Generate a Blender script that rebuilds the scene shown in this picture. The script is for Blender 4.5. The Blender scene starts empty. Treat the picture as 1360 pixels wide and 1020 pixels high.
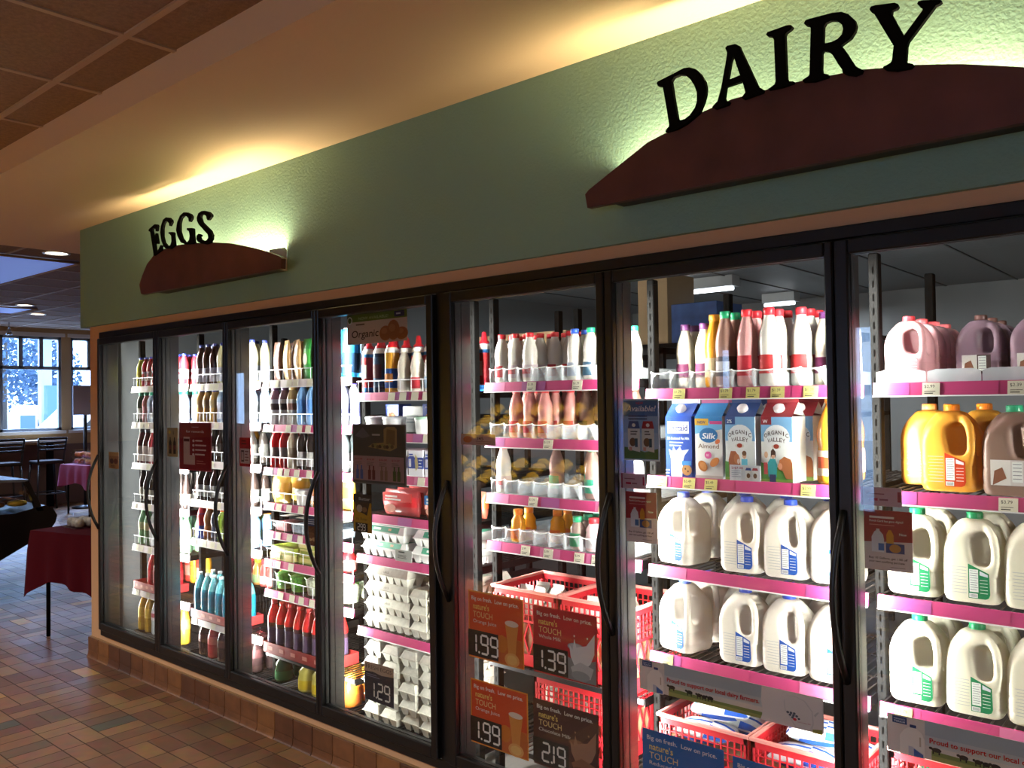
import bpy, math, random
import numpy as np
from mathutils import Vector, Matrix
from mathutils.geometry import tessellate_polygon
random.seed(7)
C = bpy.context.scene.collection
sc = bpy.context.scene
PI = math.pi
# ------------------------------------------------------------------ camera
F_PX = 1121.66
CAM = Vector((0.0, -2.3433, 1.6122))
def cam_axes(yaw, pitch, roll):
    cy, sy, cp, sp = math.cos(yaw), math.sin(yaw), math.cos(pitch), math.sin(pitch)
    F = Vector((-sy*cp, cy*cp, sp)); R = Vector((cy, sy, 0)); U = R.cross(F)
    c, s = math.cos(roll), math.sin(roll)
    return c*R + s*U, -s*R + c*U, F
AX_R, AX_U, AX_F = cam_axes(0.7148, 0.018029, -0.01427)
def ray(u, v): return AX_F + AX_R*((u-680)/F_PX) - AX_U*((v-510)/F_PX)
def atY(u, v, y):
    d = ray(u, v); t = (y-CAM.y)/d.y; return CAM + d*t
def atX(u, v, x):
    d = ray(u, v); t = (x-CAM.x)/d.x; return CAM + d*t
def atZ(u, v, z):
    d = ray(u, v); t = (z-CAM.z)/d.z; return CAM + d*t
cd = bpy.data.cameras.new('camera'); cam = bpy.data.objects.new('camera', cd); C.objects.link(cam)
M = Matrix((AX_R, AX_U, -AX_F)).transposed().to_4x4(); M.translation = CAM
cam.matrix_world = M
cd.sensor_width = 36; cd.lens = 36*F_PX/1360; cd.clip_start = .05; cd.clip_end = 200
sc.camera = cam
# ------------------------------------------------------------------ materials
def lin(c): return c/12.92 if c <= .04045 else ((c+.055)/1.055)**2.4
def rgb(h):
    h = h.lstrip('#'); return tuple(lin(int(h[i:i+2], 16)/255) for i in (0, 2, 4))
_mats = {}
def mat(hexc, rough=.5, metal=0, spec=.5, emit=0, transl=0, name=None, coat=0, noise=0, nscale=40, bump=0, bscale=200):
    key = (hexc, rough, metal, spec, emit, transl, coat, noise, nscale, bump, bscale)
    if key in _mats: return _mats[key]
    m = bpy.data.materials.new(name or 'surface'); m.use_nodes = True
    nt = m.node_tree; p = nt.nodes['Principled BSDF']; out = nt.nodes['Material Output']
    c = rgb(hexc)
    p.inputs['Base Color'].default_value = (*c, 1); p.inputs['Roughness'].default_value = rough
    p.inputs['Metallic'].default_value = metal; p.inputs['Specular IOR Level'].default_value = spec
    p.inputs['Coat Weight'].default_value = coat
    if emit:
        p.inputs['Emission Color'].default_value = (*c, 1); p.inputs['Emission Strength'].default_value = emit
    if noise:
        tc = nt.nodes.new('ShaderNodeTexCoord'); n = nt.nodes.new('ShaderNodeTexNoise'); n.inputs['Scale'].default_value = nscale
        n.inputs['Detail'].default_value = 4
        r = nt.nodes.new('ShaderNodeValToRGB'); r.color_ramp.elements[0].position = .3; r.color_ramp.elements[1].position = .7
        r.color_ramp.elements[0].color = (*[x*(1-noise) for x in c], 1); r.color_ramp.elements[1].color = (*[min(1, x*(1+noise*.6)) for x in c], 1)
        nt.links.new(tc.outputs['Object'], n.inputs['Vector']); nt.links.new(n.outputs['Fac'], r.inputs['Fac']); nt.links.new(r.outputs['Color'], p.inputs['Base Color'])
    if bump:
        tc = nt.nodes.new('ShaderNodeTexCoord'); n = nt.nodes.new('ShaderNodeTexNoise'); n.inputs['Scale'].default_value = bscale
        n.inputs['Detail'].default_value = 3
        b = nt.nodes.new('ShaderNodeBump'); b.inputs['Strength'].default_value = bump; b.inputs['Distance'].default_value = .004
        nt.links.new(tc.outputs['Object'], n.inputs['Vector']); nt.links.new(n.outputs['Fac'], b.inputs['Height']); nt.links.new(b.outputs['Normal'], p.inputs['Normal'])
    if transl:
        t = nt.nodes.new('ShaderNodeBsdfTranslucent'); t.inputs['Color'].default_value = (*c, 1)
        mx = nt.nodes.new('ShaderNodeMixShader'); mx.inputs[0].default_value = transl
        nt.links.new(p.outputs[0], mx.inputs[1]); nt.links.new(t.outputs[0], mx.inputs[2]); nt.links.new(mx.outputs[0], out.inputs[0])
    _mats[key] = m; return m
def paper(h): return mat(h, .55, spec=.3, transl=.35, name='paper')
def plast(h): return mat(h, .28, name='plastic')
def juice(h): return mat(h, .15, transl=.25, name='bottle_fill')
def glassy(name, tint, refl, r0=.04):
    # thin sheet: Schlick reflection over plain transparency, the same from both sides
    m = bpy.data.materials.new(name); m.use_nodes = True; nt = m.node_tree; nt.nodes.clear()
    out = nt.nodes.new('ShaderNodeOutputMaterial'); t = nt.nodes.new('ShaderNodeBsdfTransparent'); t.inputs[0].default_value = (*tint, 1)
    g = nt.nodes.new('ShaderNodeBsdfGlossy'); g.inputs['Roughness'].default_value = .0; g.inputs[0].default_value = (1, 1, 1, 1)
    f = nt.nodes.new('ShaderNodeLayerWeight'); f.inputs['Blend'].default_value = .5
    pw = nt.nodes.new('ShaderNodeMath'); pw.operation = 'POWER'; pw.inputs[1].default_value = 5
    mu = nt.nodes.new('ShaderNodeMath'); mu.operation = 'MULTIPLY_ADD'; mu.inputs[1].default_value = (1-r0)*refl; mu.inputs[2].default_value = r0*refl
    mx = nt.nodes.new('ShaderNodeMixShader')
    nt.links.new(f.outputs['Facing'], pw.inputs[0]); nt.links.new(pw.outputs[0], mu.inputs[0]); nt.links.new(mu.outputs[0], mx.inputs[0])
    nt.links.new(t.outputs[0], mx.inputs[1]); nt.links.new(g.outputs[0], mx.inputs[2]); nt.links.new(mx.outputs[0], out.inputs[0])
    return m
GLASS = glassy('door_glass', (.96, .975, .97), 1.0)
CLEAR = glassy('clear_plastic', (.93, .95, .95), .8)
def frosted(name, tint, solid):
    m = bpy.data.materials.new(name); m.use_nodes = True; nt = m.node_tree; p = nt.nodes['Principled BSDF']; out = nt.nodes['Material Output']
    p.inputs['Base Color'].default_value = (*rgb(tint), 1); p.inputs['Roughness'].default_value = .3
    t = nt.nodes.new('ShaderNodeBsdfTransparent'); mx = nt.nodes.new('ShaderNodeMixShader'); mx.inputs[0].default_value = solid
    nt.links.new(t.outputs[0], mx.inputs[1]); nt.links.new(p.outputs[0], mx.inputs[2]); nt.links.new(mx.outputs[0], out.inputs[0]); return m
FROST = frosted('frosted_plastic', '#dfe6ea', .22)
BLACK = mat('#0b0b0c', .35, name='black_enamel')
BLACKM = mat('#131314', .5, name='black_rubber')
STEEL = mat('#2f3033', .4, metal=.5, name='dull_steel')
CHROME = mat('#b9bcc0', .15, metal=1, name='chrome')
DARKST = mat('#050506', .6, spec=.12, name='black_epoxy_steel')
WHITEP = mat('#e9e9e6', .4, name='white_plastic')
PINK = mat('#b2386c', .4, name='pink_strip')
WSTRIP = mat('#e4dcdf', .4, name='pale_strip')
# ------------------------------------------------------------------ mesh builder
class MB:
    def __init__(s): s.v = []; s.f = []; s.m = []; s.sm = []; s.mats = []
    def mi(s, m):
        if m not in s.mats: s.mats.append(m)
        return s.mats.index(m)
    def add(s, vs, fs, m, smooth=False):
        o = len(s.v); s.v.extend([tuple(x) for x in vs]); k = s.mi(m)
        for f in fs: s.f.append([i+o for i in f]); s.m.append(k); s.sm.append(smooth)
    def box(s, x0, x1, y0, y1, z0, z1, m):
        vs = [(x, y, z) for z in (z0, z1) for y in (y0, y1) for x in (x0, x1)]
        s.add(vs, [(0, 2, 3, 1), (4, 5, 7, 6), (0, 1, 5, 4), (2, 6, 7, 3), (0, 4, 6, 2), (1, 3, 7, 5)], m)
    def bbox(s, x0, x1, y0, y1, z0, z1, m, b=.004):
        # box with chamfered edges
        vs = []; 
        for (ax, bx, cx) in ((0, b, b), (b, 0, b), (b, b, 0)):
            vs += [(x0+ax if i == 0 else x1-ax, y0+bx if j == 0 else y1-bx, z0+cx if k == 0 else z1-cx) for k in (0, 1) for j in (0, 1) for i in (0, 1)]
        I = lambda t, i, j, k: t*8+k*4+j*2+i
        fs = [[I(0, 0, 0, 0), I(0, 0, 0, 1), I(0, 0, 1, 1), I(0, 0, 1, 0)], [I(0, 1, 0, 0), I(0, 1, 1, 0), I(0, 1, 1, 1), I(0, 1, 0, 1)],
              [I(1, 0, 0, 0), I(1, 1, 0, 0), I(1, 1, 0, 1), I(1, 0, 0, 1)], [I(1, 0, 1, 0), I(1, 0, 1, 1), I(1, 1, 1, 1), I(1, 1, 1, 0)],
              [I(2, 0, 0, 0), I(2, 0, 1, 0), I(2, 1, 1, 0), I(2, 1, 0, 0)], [I(2, 0, 0, 1), I(2, 1, 0, 1), I(2, 1, 1, 1), I(2, 0, 1, 1)]]
        for i in (0, 1):
            for j in (0, 1): fs.append([I(0, i, j, 0), I(0, i, j, 1), I(1, i, j, 1), I(1, i, j, 0)])
            for k in (0, 1): fs.append([I(0, i, 0, k), I(0, i, 1, k), I(2, i, 1, k), I(2, i, 0, k)])
        for j in (0, 1):
            for k in (0, 1): fs.append([I(1, 0, j, k), I(1, 1, j, k), I(2, 1, j, k), I(2, 0, j, k)])
        for i in (0, 1):
            for j in (0, 1):
                for k in (0, 1): fs.append([I(0, i, j, k), I(1, i, j, k), I(2, i, j, k)])
        s.add(vs, fs, m)
    def hexa(s, bot, top, m):   # two 4-point loops
        s.add(list(bot)+list(top), [(3, 2, 1, 0), (4, 5, 6, 7), (0, 1, 5, 4), (1, 2, 6, 5), (2, 3, 7, 6), (3, 0, 4, 7)], m)
    def frust(s, cx, cy, z0, z1, a0, b0, a1, b1, m):
        s.hexa([(cx-a0, cy-b0, z0), (cx+a0, cy-b0, z0), (cx+a0, cy+b0, z0), (cx-a0, cy+b0, z0)],
               [(cx-a1, cy-b1, z1), (cx+a1, cy-b1, z1), (cx+a1, cy+b1, z1), (cx-a1, cy+b1, z1)], m)
    def lathe(s, prof, m, n=16, c=(0, 0, 0), a0=0, a1=None, segm=None, sx=1, sy=1):
        full = a1 is None; a1 = a0+2*PI if full else a1
        cols = n if full else n+1
        vs = []
        for (r, z) in prof:
            for i in range(cols):
                a = a0+(a1-a0)*i/n; vs.append((c[0]+sx*r*math.cos(a), c[1]+sy*r*math.sin(a), c[2]+z))
        for k in range(len(prof)-1):
            fs = []
            for i in range(n):
                j = (i+1) % cols
                fs.append((k*cols+i, k*cols+j, (k+1)*cols+j, (k+1)*cols+i))
            mm = m if segm is None else segm[k]
            if k == 0: o = len(s.v); s.v.extend(vs)
            kk = s.mi(mm)
            for f in fs: s.f.append([i+o for i in f]); s.m.append(kk); s.sm.append(True)
    def tube(s, path, r, m, n=6, closed=False, cap=True):
        path = [Vector(p) for p in path]; vs = []; N = len(path)
        prev = None
        for i, p in enumerate(path):
            if closed: t = (path[(i+1) % N]-path[i-1])
            else: t = (path[min(i+1, N-1)]-path[max(i-1, 0)])
            t.normalize()
            if prev is None:
                a = Vector((0, 0, 1)) if abs(t.z) < .9 else Vector((1, 0, 0))
                e1 = t.cross(a).normalized()
            else:
                e1 = (prev - t*prev.dot(t)).normalized()
            prev = e1; e2 = t.cross(e1)
            rr = r[i] if isinstance(r, (list, tuple)) else r
            for k in range(n):
                a = 2*PI*k/n; vs.append(p+e1*(rr*math.cos(a))+e2*(rr*math.sin(a)))
        fs = []
        for i in range(N if closed else N-1):
            j = (i+1) % N
            for k in range(n):
                l = (k+1) % n; fs.append((i*n+k, i*n+l, j*n+l, j*n+k))
        if cap and not closed: fs += [tuple(range(n))[::-1], tuple((N-1)*n+k for k in range(n))]
        s.add(vs, fs, m, True)
    def prism(s, loops, fn0, fn1, m, mside=None):
        # loops: outer + holes of 2D points, fn maps (a,b)->3D for front and back
        L3 = [[Vector((p[0], p[1], 0)) for p in lp] for lp in loops]
        tris = tessellate_polygon(L3); pts = [p for lp in loops for p in lp]
        n = len(pts); vs = [fn0(*p) for p in pts]+[fn1(*p) for p in pts]
        s.add(vs, [tuple(t) for t in tris]+[tuple(i+n for i in t[::-1]) for t in tris], m)
        o = 0; fs = []
        for lp in loops:
            k = len(lp)
            for i in range(k): j = (i+1) % k; fs.append((o+i, o+j, o+j+n, o+i+n))
            o += k
        s.add(vs, fs, mside or m)
    # ---- flat print, local x right, z up, facing -y
    def poly(s, pts, m, y=0):
        if len(pts) > 4:
            tr = tessellate_polygon([[Vector((p[0], p[1], 0)) for p in pts]])
            s.add([(p[0], y, p[1]) for p in pts], [tuple(t) for t in tr], m)
        else: s.add([(p[0], y, p[1]) for p in pts], [tuple(range(len(pts)))], m)
    def rect(s, x0, z0, x1, z1, m, y=0): s.add([(x0, y, z0), (x1, y, z0), (x1, y, z1), (x0, y, z1)], [(0, 1, 2, 3)], m)
    def ell(s, cx, cz, a, b, m, y=0, n=20, rot=0):
        c, q = math.cos(rot), math.sin(rot)
        s.add([(cx+a*math.cos(t)*c-b*math.sin(t)*q, y, cz+a*math.cos(t)*q+b*math.sin(t)*c) for t in [2*PI*i/n for i in range(n)]], [tuple(range(n))], m)
    def text(s, txt, x, z, size, m, y=0, bold=0, w=None, align='l', shear=0, rot=0):
        vs, fs, W = text2d(txt, bold)
        k = size; kx = size if w is None else w/max(W, 1e-6)
        ox = 0 if align == 'l' else (-W*kx/2 if align == 'c' else -W*kx)
        out = []
        for (a, b) in vs:
            px = a*kx+ox+shear*b*k; pz = b*k
            out.append((x+px*math.cos(rot)-pz*math.sin(rot), y, z+px*math.sin(rot)+pz*math.cos(rot)))
        s.add(out, fs, m)
    def seg7(s, txt, x, z, h, m, y=0):
        w = h*.5; t = h*.12; g = h*.015
        SEG = {'0': 'abcdef', '1': 'ef', '2': 'abged', '3': 'abgcd', '9': 'abcdfg', '7': 'abc', '.': ''}
        def bar(x0, z0, x1, z1):
            if abs(x1-x0) > abs(z1-z0):
                e = t*.35; s.poly([(x0+g, z0), (x0+g+e, z0+t/2), (x1-g-e, z0+t/2), (x1-g, z0), (x1-g-e, z0-t/2), (x0+g+e, z0-t/2)], m, y)
            else:
                e = t*.35; a, b = min(z0, z1)+g, max(z0, z1)-g
                s.poly([(x0, a), (x0+t/2, a+e), (x0+t/2, b-e), (x0, b), (x0-t/2, b-e), (x0-t/2, a+e)], m, y)
        for ch in txt:
            if ch == '.': s.ell(x-h*.06, z+h*.03, t*.6, t*.6, m, y, 8); x += h*.1; continue
            if ch == ' ': x += h*.3; continue
            for q in SEG[ch]:
                if q == 'a': bar(x, z+h, x+w, z+h)
                if q == 'd': bar(x, z, x+w, z)
                if q == 'g': bar(x, z+h/2, x+w, z+h/2)
                if q == 'f': bar(x, z+h/2, x, z+h)
                if q == 'e': bar(x, z, x, z+h/2)
                if q == 'b': bar(x+w, z+h/2, x+w, z+h)
                if q == 'c': bar(x+w, z, x+w, z+h/2)
            x += (h*.28 if ch == '1' else w+h*.22)
    def build(s, name, parent=None, loc=None, rz=0):
        me = bpy.data.meshes.new(name); me.from_pydata([tuple(v) for v in s.v], [], s.f)
        for m in s.mats: me.materials.append(m)
        me.polygons.foreach_set('material_index', s.m); me.polygons.foreach_set('use_smooth', s.sm)
        me.update()
        o = bpy.data.objects.new(name, me); C.objects.link(o)
        if parent is not None: o.parent = parent
        if loc is not None: o.location = loc
        if rz: o.rotation_euler.z = rz
        return o
_tx = {}
def text2d(t, bold=0):
    k = (t, bold)
    if k not in _tx:
        cu = bpy.data.curves.new('lettering', 'FONT'); cu.body = t; cu.size = 1; cu.offset = bold; cu.resolution_u = 3; cu.fill_mode = 'FRONT'
        o = bpy.data.objects.new('lettering', cu); me = bpy.data.meshes.new_from_object(o)
        vs = [(v.co.x, v.co.y) for v in me.vertices]; fs = [tuple(p.vertices) for p in me.polygons]
        bpy.data.objects.remove(o); bpy.data.meshes.remove(me); bpy.data.curves.remove(cu)
        x0 = min([v[0] for v in vs] or [0]); x1 = max([v[0] for v in vs] or [1])
        _tx[k] = ([(a-x0, b) for a, b in vs], fs, x1-x0)
    return _tx[k]
# ------------------------------------------------------------------ objects
def tag(o, label, cat, group=None, kind=None):
    if label: o['label'] = label
    if cat: o['category'] = cat
    if group: o['group'] = group
    if kind: o['kind'] = kind
    return o
def thing(name, label, cat, loc=(0, 0, 0), rz=0, group=None):
    o = bpy.data.objects.new(name, None); C.objects.link(o); o.location = loc; o.rotation_euler.z = rz; o.empty_display_size = .05
    return tag(o, label, cat, group)
def struct(o): o['kind'] = 'structure'; return o
KIDS = {}
def clone(o, parent=None):
    c = o.copy(); C.objects.link(c)
    if parent is not None: c.parent = parent
    for ch in KIDS.get(o.name, []): clone(ch, c)
    return c
def kid(par, ch):
    ch.parent = par; KIDS.setdefault(par.name, []).append(ch); return ch
class Proto:
    """first use is the prototype itself, later uses are copies"""
    def __init__(s, o, cat, r, h): s.o = o; s.cat = cat; s.r = r; s.h = h; s.used = False
    def put(s, x, y, z, label, group=None, rz=0, rx=0, ry=0):
        o = s.o if not s.used else clone(s.o); s.used = True
        o.location = (x, y, z); o.rotation_euler = (rx, ry, rz)
        tag(o, label, s.cat, group); return o
ORD = 'first second third fourth fifth sixth seventh eighth ninth tenth eleventh twelfth thirteenth fourteenth'.split()
# ------------------------------------------------------------------ implicit surfaces
def surf_net(fn, lo, hi, cell):
    ax = [np.arange(lo[i], hi[i]+cell, cell) for i in range(3)]
    X, Y, Z = np.meshgrid(*ax, indexing='ij'); V = fn(X, Y, Z)
    ins = V < 0; sh = tuple(n-1 for n in V.shape)
    acc = np.zeros(sh+(3,)); cnt = np.zeros(sh)
    P = np.stack([X, Y, Z], -1)
    corners = [(i, j, k) for i in (0, 1) for j in (0, 1) for k in (0, 1)]
    sl = lambda c: tuple(slice(c[d], c[d]+sh[d]) for d in range(3))
    for a in corners:
        for d in range(3):
            if a[d]: continue
            b = tuple(1 if e == d else a[e] for e in range(3))
            va, vb = V[sl(a)], V[sl(b)]; cr = (va < 0) != (vb < 0)
            t = np.where(cr, va/np.where(cr, va-vb, 1), 0)
            pt = P[sl(a)]*(1-t[..., None])+P[sl(b)]*t[..., None]
            acc += np.where(cr[..., None], pt, 0); cnt += cr
    idx = -np.ones(sh, int); on = cnt > 0; idx[on] = np.arange(on.sum()); vs = acc[on]/cnt[on][:, None]
    fs = []
    for d in range(3):
        e, f = (d+1) % 3, (d+2) % 3
        A = ins[tuple(slice(0, -1) if q == d else slice(1, -1) for q in range(3))]
        B = ins[tuple(slice(1, None) if q == d else slice(1, -1) for q in range(3))]
        ch = np.argwhere(A != B)
        for c in ch:
            flip = A[tuple(c)]
            base = [0, 0, 0]; base[d] = c[d]; base[e] = c[e]+1; base[f] = c[f]+1
            q = []
            for (p, r) in ((0, 0), (1, 0), (1, 1), (0, 1)):
                i = list(base); i[e] -= 1-p; i[f] -= 1-r; q.append(int(idx[tuple(i)]))
            fs.append(q if flip else q[::-1])
    return vs.tolist(), fs
def smin(a, b, k):
    h = np.clip(.5+.5*(b-a)/k, 0, 1); return b*(1-h)+a*h-k*h*(1-h)
def smax(a, b, k): return -smin(-a, -b, k)
def capsule(X, Y, Z, a, b, r):
    a = np.array(a); b = np.array(b); ab = b-a
    t = np.clip(((X-a[0])*ab[0]+(Y-a[1])*ab[1]+(Z-a[2])*ab[2])/(ab@ab), 0, 1)
    return np.sqrt((X-a[0]-t*ab[0])**2+(Y-a[1]-t*ab[1])**2+(Z-a[2]-t*ab[2])**2)-r
# ================================================================== setting
GREEN = mat('#7fa391', .75, bump=.5, bscale=90, name='green_stucco')
BEIGE = mat('#d2a67c', .7, bump=.15, bscale=120, name='tan_paint')
AMBER = mat('#e2c39c', .8, bump=.2, bscale=60, name='cream_plaster')
FARW = mat('#b59468', .8, name='tan_wall')
WAINS = mat('#6b5348', .8, name='brown_wainscot')
G_R = [-4.7136, -3.9635, -3.1938, -2.4448, -1.6242, -.8623, -.097]
G_L = [-5.418, -4.646, -3.911, -3.146, -2.301, -1.554, -.794]
D_L = [-5.448, -4.680, -3.938, -3.170, -2.345, -1.590, -.836]
D_R = [-4.683, -3.941, -3.173, -2.408, -1.593, -.839, -.066]
WL, FT, FB = -5.6425, 2.072, .164
FX0, FX1 = -5.478, -.03
b = MB()
b.box(WL, FX0, 0, .02, .1, 2.12, BEIGE); b.box(WL, FX0-.001, .02, .12, .1, 2.12, DARKST); b.box(FX0, FX1, 0, .12, FT, 2.12, BEIGE); b.box(FX0, FX1, 0, .12, .1, FB, BEIGE)
b.box(FX1, 3, 0, .12, .1, 2.12, BEIGE)
struct(b.build('wall_front'))
b = MB(); b.box(WL, WL+.08, .12, 6.4, 0, 2.9, mat('#6f7376', .45, metal=.2, bump=.3, bscale=300, name='embossed_aluminium')); struct(b.build('wall_cooler_end'))
b = MB(); b.box(WL-.012, WL, .0, 6.4, 0, 2.12, BEIGE); struct(b.build('wall_return'))
b = MB(); b.box(-5.748, 3, -.022, 0, 2.118, 2.76, GREEN); b.box(-5.748, WL-.012, 0, 6.4, 2.118, 2.76, GREEN); b.box(WL-.012, 3, 0, .12, 2.12, 2.76, GREEN)
struct(b.build('wall_soffit'))
b = MB(); b.box(-6.65, 3, -.854, -.022, 2.76, 2.95, AMBER); b.box(-6.65, -5.748, -.022, 2.2, 2.76, 2.95, AMBER); struct(b.build('ceiling_soffit'))
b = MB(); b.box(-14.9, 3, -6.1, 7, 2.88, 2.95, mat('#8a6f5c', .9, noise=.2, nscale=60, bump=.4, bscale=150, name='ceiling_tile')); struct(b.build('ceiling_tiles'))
b = MB(); TEE = mat('#b39a80', .6, name='ceiling_tee')
for k in range(-9, 14):
    y = -1.03+.6096*k
    if -6.1 < y < 7 and not (-.86 < y < -.0): b.box(-14.8, 3, y-.012, y+.012, 2.872, 2.881, TEE)
for k in range(-20, 10):
    x = -2.87+.6096*k
    b.box(x-.012, x+.012, -6, 7, 2.8735, 2.881, TEE)
struct(b.build('ceiling_grid'))
# floor: basket of 10 x 20 cm quarry tiles
def floor_material():
    m = bpy.data.materials.new('quarry_tile'); m.use_nodes = True; nt = m.node_tree; p = nt.nodes['Principled BSDF']
    L = nt.links.new; N = nt.nodes.new
    def math_(op, a, b=None, c=None):
        n = N('ShaderNodeMath'); n.operation = op
        for i, q in enumerate((a, b, c)):
            if q is None: continue
            if isinstance(q, (int, float)): n.inputs[i].default_value = q
            else: L(q, n.inputs[i])
        return n.outputs[0]
    tc = N('ShaderNodeNewGeometry'); sp = N('ShaderNodeSeparateXYZ'); L(tc.outputs['Position'], sp.inputs[0])
    X = math_('DIVIDE', math_('ADD', sp.outputs[0], 24.62-.0), .2035); Y = math_('DIVIDE', math_('ADD', sp.outputs[1], 20.325+.0), .2035)
    # shift so that a joint lies at x=-4.62, y=-0.325
    X = math_('SUBTRACT', X, (20/.2035) % 1); Y = math_('SUBTRACT', Y, (20/.2035) % 1)
    cx, cy, fx, fy = math_('FLOOR', X), math_('FLOOR', Y), math_('FRACT', X), math_('FRACT', Y)
    cv = N('ShaderNodeCombineXYZ'); L(cx, cv.inputs[0]); L(cy, cv.inputs[1])
    wn = N('ShaderNodeTexWhiteNoise'); wn.noise_dimensions = '3D'; L(cv.outputs[0], wn.inputs['Vector'])
    par = math_('LESS_THAN', wn.outputs['Value'], .58)
    def sel(a, b_): return math_('ADD', math_('MULTIPLY', par, a), math_('MULTIPLY', math_('SUBTRACT', 1, par), b_))
    along, across = sel(fx, fy), sel(fy, fx)
    h = math_('FLOOR', math_('MULTIPLY', across, 2)); fa = math_('FRACT', math_('MULTIPLY', across, 2))
    iv = N('ShaderNodeCombineXYZ'); L(cx, iv.inputs[0]); L(cy, iv.inputs[1]); L(math_('ADD', h, 7), iv.inputs[2])
    w2 = N('ShaderNodeTexWhiteNoise'); L(iv.outputs[0], w2.inputs['Vector'])
    cr = N('ShaderNodeValToRGB'); cr.color_ramp.interpolation = 'CONSTANT'
    cols = [(0, '#785138'), (.16, '#86603e'), (.3, '#704b36'), (.42, '#95704a'), (.52, '#7c5940'), (.64, '#8c6544'), (.76, '#6e563e'), (.84, '#b08a50'), (.9, '#75503a'), (.985, '#565648')]
    els = cr.color_ramp.elements
    els[0].position = 0; els[0].color = (*rgb(cols[0][1]), 1); els[1].position = cols[1][0]; els[1].color = (*rgb(cols[1][1]), 1)
    for q, c in cols[2:]: e = els.new(q); e.color = (*rgb(c), 1)
    L(w2.outputs['Value'], cr.inputs['Fac'])
    ns = N('ShaderNodeTexNoise'); ns.inputs['Scale'].default_value = 14; ns.inputs['Detail'].default_value = 5; L(tc.outputs['Position'], ns.inputs['Vector'])
    mxn = N('ShaderNodeMix'); mxn.data_type = 'RGBA'; mxn.blend_type = 'OVERLAY'; mxn.inputs['Factor'].default_value = .45
    L(cr.outputs['Color'], mxn.inputs[6]); L(ns.outputs['Color'], mxn.inputs[7])
    ed = math_('MINIMUM', math_('MINIMUM', along, math_('SUBTRACT', 1, along)), math_('MULTIPLY', math_('MINIMUM', fa, math_('SUBTRACT', 1, fa)), .5))
    gr = math_('LESS_THAN', ed, .014)
    mx = N('ShaderNodeMix'); mx.data_type = 'RGBA'; L(gr, mx.inputs['Factor']); L(mxn.outputs[2], mx.inputs[6]); mx.inputs[7].default_value = (*rgb('#4a3629'), 1)
    L(mx.outputs[2], p.inputs['Base Color'])
    ro = math_('ADD', math_('MULTIPLY', gr, .4), math_('ADD', .33, math_('MULTIPLY', w2.outputs['Value'], .1))); L(ro, p.inputs['Roughness'])
    bp = N('ShaderNodeBump'); bp.inputs['Strength'].default_value = .4; bp.inputs['Distance'].default_value = .003
    L(math_('MINIMUM', ed, .03), bp.inputs['Height']); L(bp.outputs[0], p.inputs['Normal'])
    return m
b = MB(); b.box(-14.9, 3, -6.1, 7, -.1, 0, floor_material()); struct(b.build('floor'))
b = MB(); KT = [mat(h, .4, noise=.25, nscale=15, name='kick_tile') for h in ('#7c5032', '#70472c', '#643e29', '#885a35')]
GROUT = mat('#a5845c', .8, name='grout')
b.box(WL-.016, 3, -.012, 0, 0, .128, GROUT); x = WL-.016; i = 0
while x < 3:
    m = KT[(i*7+i//3) % 4] if i != 3 else mat('#55382b', .4, name='kick_tile')
    q = [(-.034, 0), (-.0285, .006), (-.0245, .016), (-.0222, .04)]
    for (ya, za), (yc, zc) in zip(q, q[1:]):
        b.hexa([(x+.002, ya, za), (x+.148, ya, za), (x+.148, -.012, za), (x+.002, -.012, za)], [(x+.002, yc, zc), (x+.148, yc, zc), (x+.148, -.012, zc), (x+.002, -.012, zc)], m)
    b.bbox(x+.002, x+.148, -.022, -.011, .04, .126, m, .002); x += .1503; i += 1
struct(b.build('baseboard_front'))
# other room walls
b = MB(); b.box(3, 3.1, -6.1, 7, 0, 2.9, FARW); struct(b.build('wall_right'))
b = MB(); b.box(-14.8, WL-.012, 6.4, 6.5, 0, 2.9, FARW); struct(b.build('wall_back'))
# window wall at x=-14.8
WX = -14.8
def wy(u): return atX(u, 500, WX).y
wz = lambda v, u=40: atX(u, v, WX).z
ZT, ZM0, ZM1, ZB = wz(446), wz(489), wz(494), wz(573)
wins = [(wy(0), wy(82)), (wy(94), wy(94)+wy(82)-wy(0)), (2*wy(0)-wy(82)-.2, wy(0)-.2)]  # third window lies out of view, added to let in light
b = MB(); ys = sorted(wins)
prev = -6.1
for (a, c) in ys:
    b.box(WX-.12, WX, prev, a, .98, 2.9, FARW); b.box(WX-.12, WX, a, c, .98, ZB, FARW); b.box(WX-.12, WX, a, c, ZT, 2.9, FARW); prev = c
b.box(WX-.12, WX, prev, 7, .98, 2.9, FARW); b.box(WX-.12, WX+.01, -6.1, 7, 0, .98, WAINS)
struct(b.build('wall_windows'))
WF = mat('#8f9399', .4, metal=.3, name='window_frame'); WSILL = mat('#cfc7bd', .5, name='window_sill')
for i, (a, c) in enumerate(wins):
    b = MB()
    t = .045
    b.box(WX-.08, WX-.02, a, a+t, ZB, ZT, WF); b.box(WX-.08, WX-.02, c-t, c, ZB, ZT, WF); b.box(WX-.08, WX-.02, a, c, ZB, ZB+t, WF); b.box(WX-.08, WX-.02, a, c, ZT-t, ZT, WF)
    b.box(WX-.08, WX-.02, a, c, ZM0-.02, ZM0+.035, WF)
    for k in (1, 2): y = a+(c-a)*k/3; b.box(WX-.08, WX-.02, y-.03, y+.03, ZM0, ZT, WF)
    w = struct(b.build('window_%d' % (i+1)))
    g = MB(); g.box(WX-.052, WX-.048, a+t, c-t, ZB+t, ZT-t, GLASS); kid(w, g.build('window_pane'))
    g = MB(); g.box(WX-.02, WX+.05, a-.05, c+.05, ZB-.05, ZB, WSILL); g.box(WX, WX+.015, a-.05, c+.05, ZT, ZT+.06, WSILL); kid(w, g.build('window_sill'))
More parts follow.
